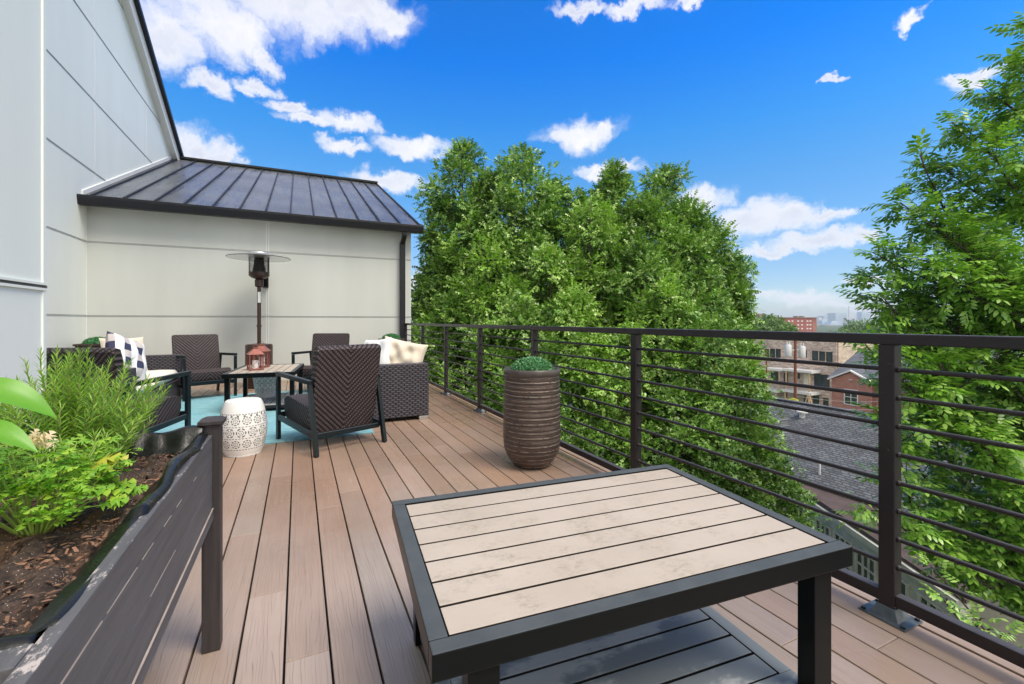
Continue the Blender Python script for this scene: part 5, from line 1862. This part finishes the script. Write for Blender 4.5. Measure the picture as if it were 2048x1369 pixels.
    for s in (-1, 1):
        g.bar((Xb, 37.9 + s * 1.0, -12), (Xb, 37.9 + s * .1, -9.0), .12, .12, (1, 0, 0))
    g.bar((Xb, 37.9, -12), (Xb, 37.9, -8.9), .12, .12, (1, 0, 0))
    tb = thing('timber_brace', 'three fresh timber struts leaning together before the tan brick building', 'timber')
    build_each(g, 'strut', M['lumber'], tb)
    # red brick apartment slab on the horizon
    d = 210
    p = P(1626, 642, d)
    b = thing('apartment_slab', 'long red brick apartment slab with rows of pale windows on the skyline', 'building', (p.x, p.y, GZ), -AZ)
    wd = 118 / F * d
    top = (642 - 636.5) / F * d + CH - GZ
    G().box(-wd, 0, 0, 14, 0, top).build('wall', M['brick_far'], b)
    G().box(.01, 1.9, .3, 14, 0, top - .05).build('end_wall', M['brick_red'], b)
    G().box(-wd - .2, 2.0, -.2, 14.2, top + .001, top + .35).build('roof', M['stone'], b)
    for (xx, w_, h_) in ((-23.5, 3.2, 1.7), (-5.5, 1.0, .6), (-3.0, 1.0, .6)):
        G().box(xx, xx + w_, 3, 6, top + .351, top + .35 + h_).build('roof_house', M['stone'], b)
    for r_ in range(4):
        zz = top - 1.75 - r_ * 1.75
        for xx in (-26, -24.3, -20.6, -18.8, -15.2, -13.5, -11.2, -9.6, -6.9, -5.1, -2.6, -1.2):
            G().box(xx - .42, xx + .42, -.03, -.002, zz, zz + .62).build('window', M['siding'], b)
    # hazy skyline
    sk = [(1638, 1644, 637, 1500), (1644, 1654, 641, 1450), (1647, 1664, 632, 1900), (1656, 1662, 629, 1950), (1662, 1680, 644, 1400), (1671, 1693, 626.5, 1800), (1693, 1703, 636, 1700), (1706, 1722, 640, 1600), (1724, 1738, 624, 1750), (1710, 1724, 637, 1850), (1738, 1768, 634, 1900), (1780, 1800, 628, 1800), (1600, 1640, 650, 1300), (1650, 1690, 652, 1200), (1690, 1790, 650, 1300)]
    desc = ['narrow', 'short stubby', 'broad stepped', 'slender pale', 'low wide', 'widest glass', 'thin pale', 'low pale', 'tall right-hand', 'mid height', 'sloping roofed', 'tall half-hidden', 'low grey block', 'flat white block', 'long low block']
    where = ['touching the red slab', 'just right of the red slab', 'left of the widest tower', 'behind the stepped tower', 'at the foot of the stepped tower', 'in the middle of the skyline', 'directly right of the widest tower', 'right of the crane', 'behind the right tree tips', 'between the crane and the tall right tower', 'behind leaves at the right of the skyline', 'at the right end behind leaves', 'under the red slab edge', 'under the stepped tower', 'along the bottom of the skyline']
    for i, (xa, xb, yt, d) in enumerate(sk):
        p = P((xa + xb) / 2, 642, d)
        w_ = (xb - xa) / F * d
        top = CH + (HY - yt) / F * d
        t = thing('skyscraper', desc[i] + ' hazy tower ' + where[i], 'tower', (p.x, p.y, GZ), -AZ, 'hazy towers on the skyline')
        H = top - GZ
        if i == 10:
            G().prism([(-w_ / 2, 0, 0), (w_ / 2, 0, 0), (w_ / 2, 0, H * .72), (-w_ / 2, 0, H)], (0, 30, 0)).build('facade', M['glassfar'], t)
        else:
            G().box(-w_ / 2, w_ / 2, 0, w_, 0, H).build('facade', M['glassfar' if i % 3 else 'concfar'], t)
        g = G()
        nfl = max(3, int(H / 7))
        for k in range(1, nfl):
            z = H * .72 * k / nfl if i == 10 else H * k / nfl
            g.box(-w_ / 2, w_ / 2, -.6, -.05, z, z + 1.3)
        g.build('floor_band', M['concfar'], t)
        G().box(-w_ * .22, w_ * .22, 4, 10, (H if i != 10 else H * .75) + .1, (H if i != 10 else H * .75) + 3).build('roof_plant', M['concfar'], t)
    p = P(1698, 642, 1500)
    t = thing('tower_crane', 'thin hazy tower crane standing between the skyline towers', 'crane', (p.x, p.y, GZ), -AZ)
    zc = CH + (642 - 617) / F * 1500 - GZ
    G().box(-1.2, 1.2, -1.2, 1.2, 0, zc + 7).build('mast', M['concfar'], t)
    G().bar((-10, 0, zc), (14, 0, zc + 3), 1.4, 1.4).build('jib', M['concfar'], t)


def build_haze():
    m = bpy.data.materials.new('haze')
    m.use_nodes = True
    t = NT(m.node_tree)
    v = t.node('ShaderNodeVolumePrincipled')
    v.inputs['Color'].default_value = (0.80, 0.89, 1.0, 1)
    v.inputs['Density'].default_value = 0.00028
    v.inputs['Anisotropy'].default_value = 0.2
    out = t.node('ShaderNodeOutputMaterial')
    t.link(v.outputs[0], out.inputs['Volume'])
    o = G().box(-500, 3300, -500, 3300, GZ - 1, 62).build('haze', m)
    tag(o, kind='stuff')


HAZE = True
build_setting()
build_house()
build_railing()
build_furniture()
build_accessories()
build_planter()
build_oaks()
build_right_trees()
build_far_trees()
build_buildings()
if HAZE:
    build_haze()
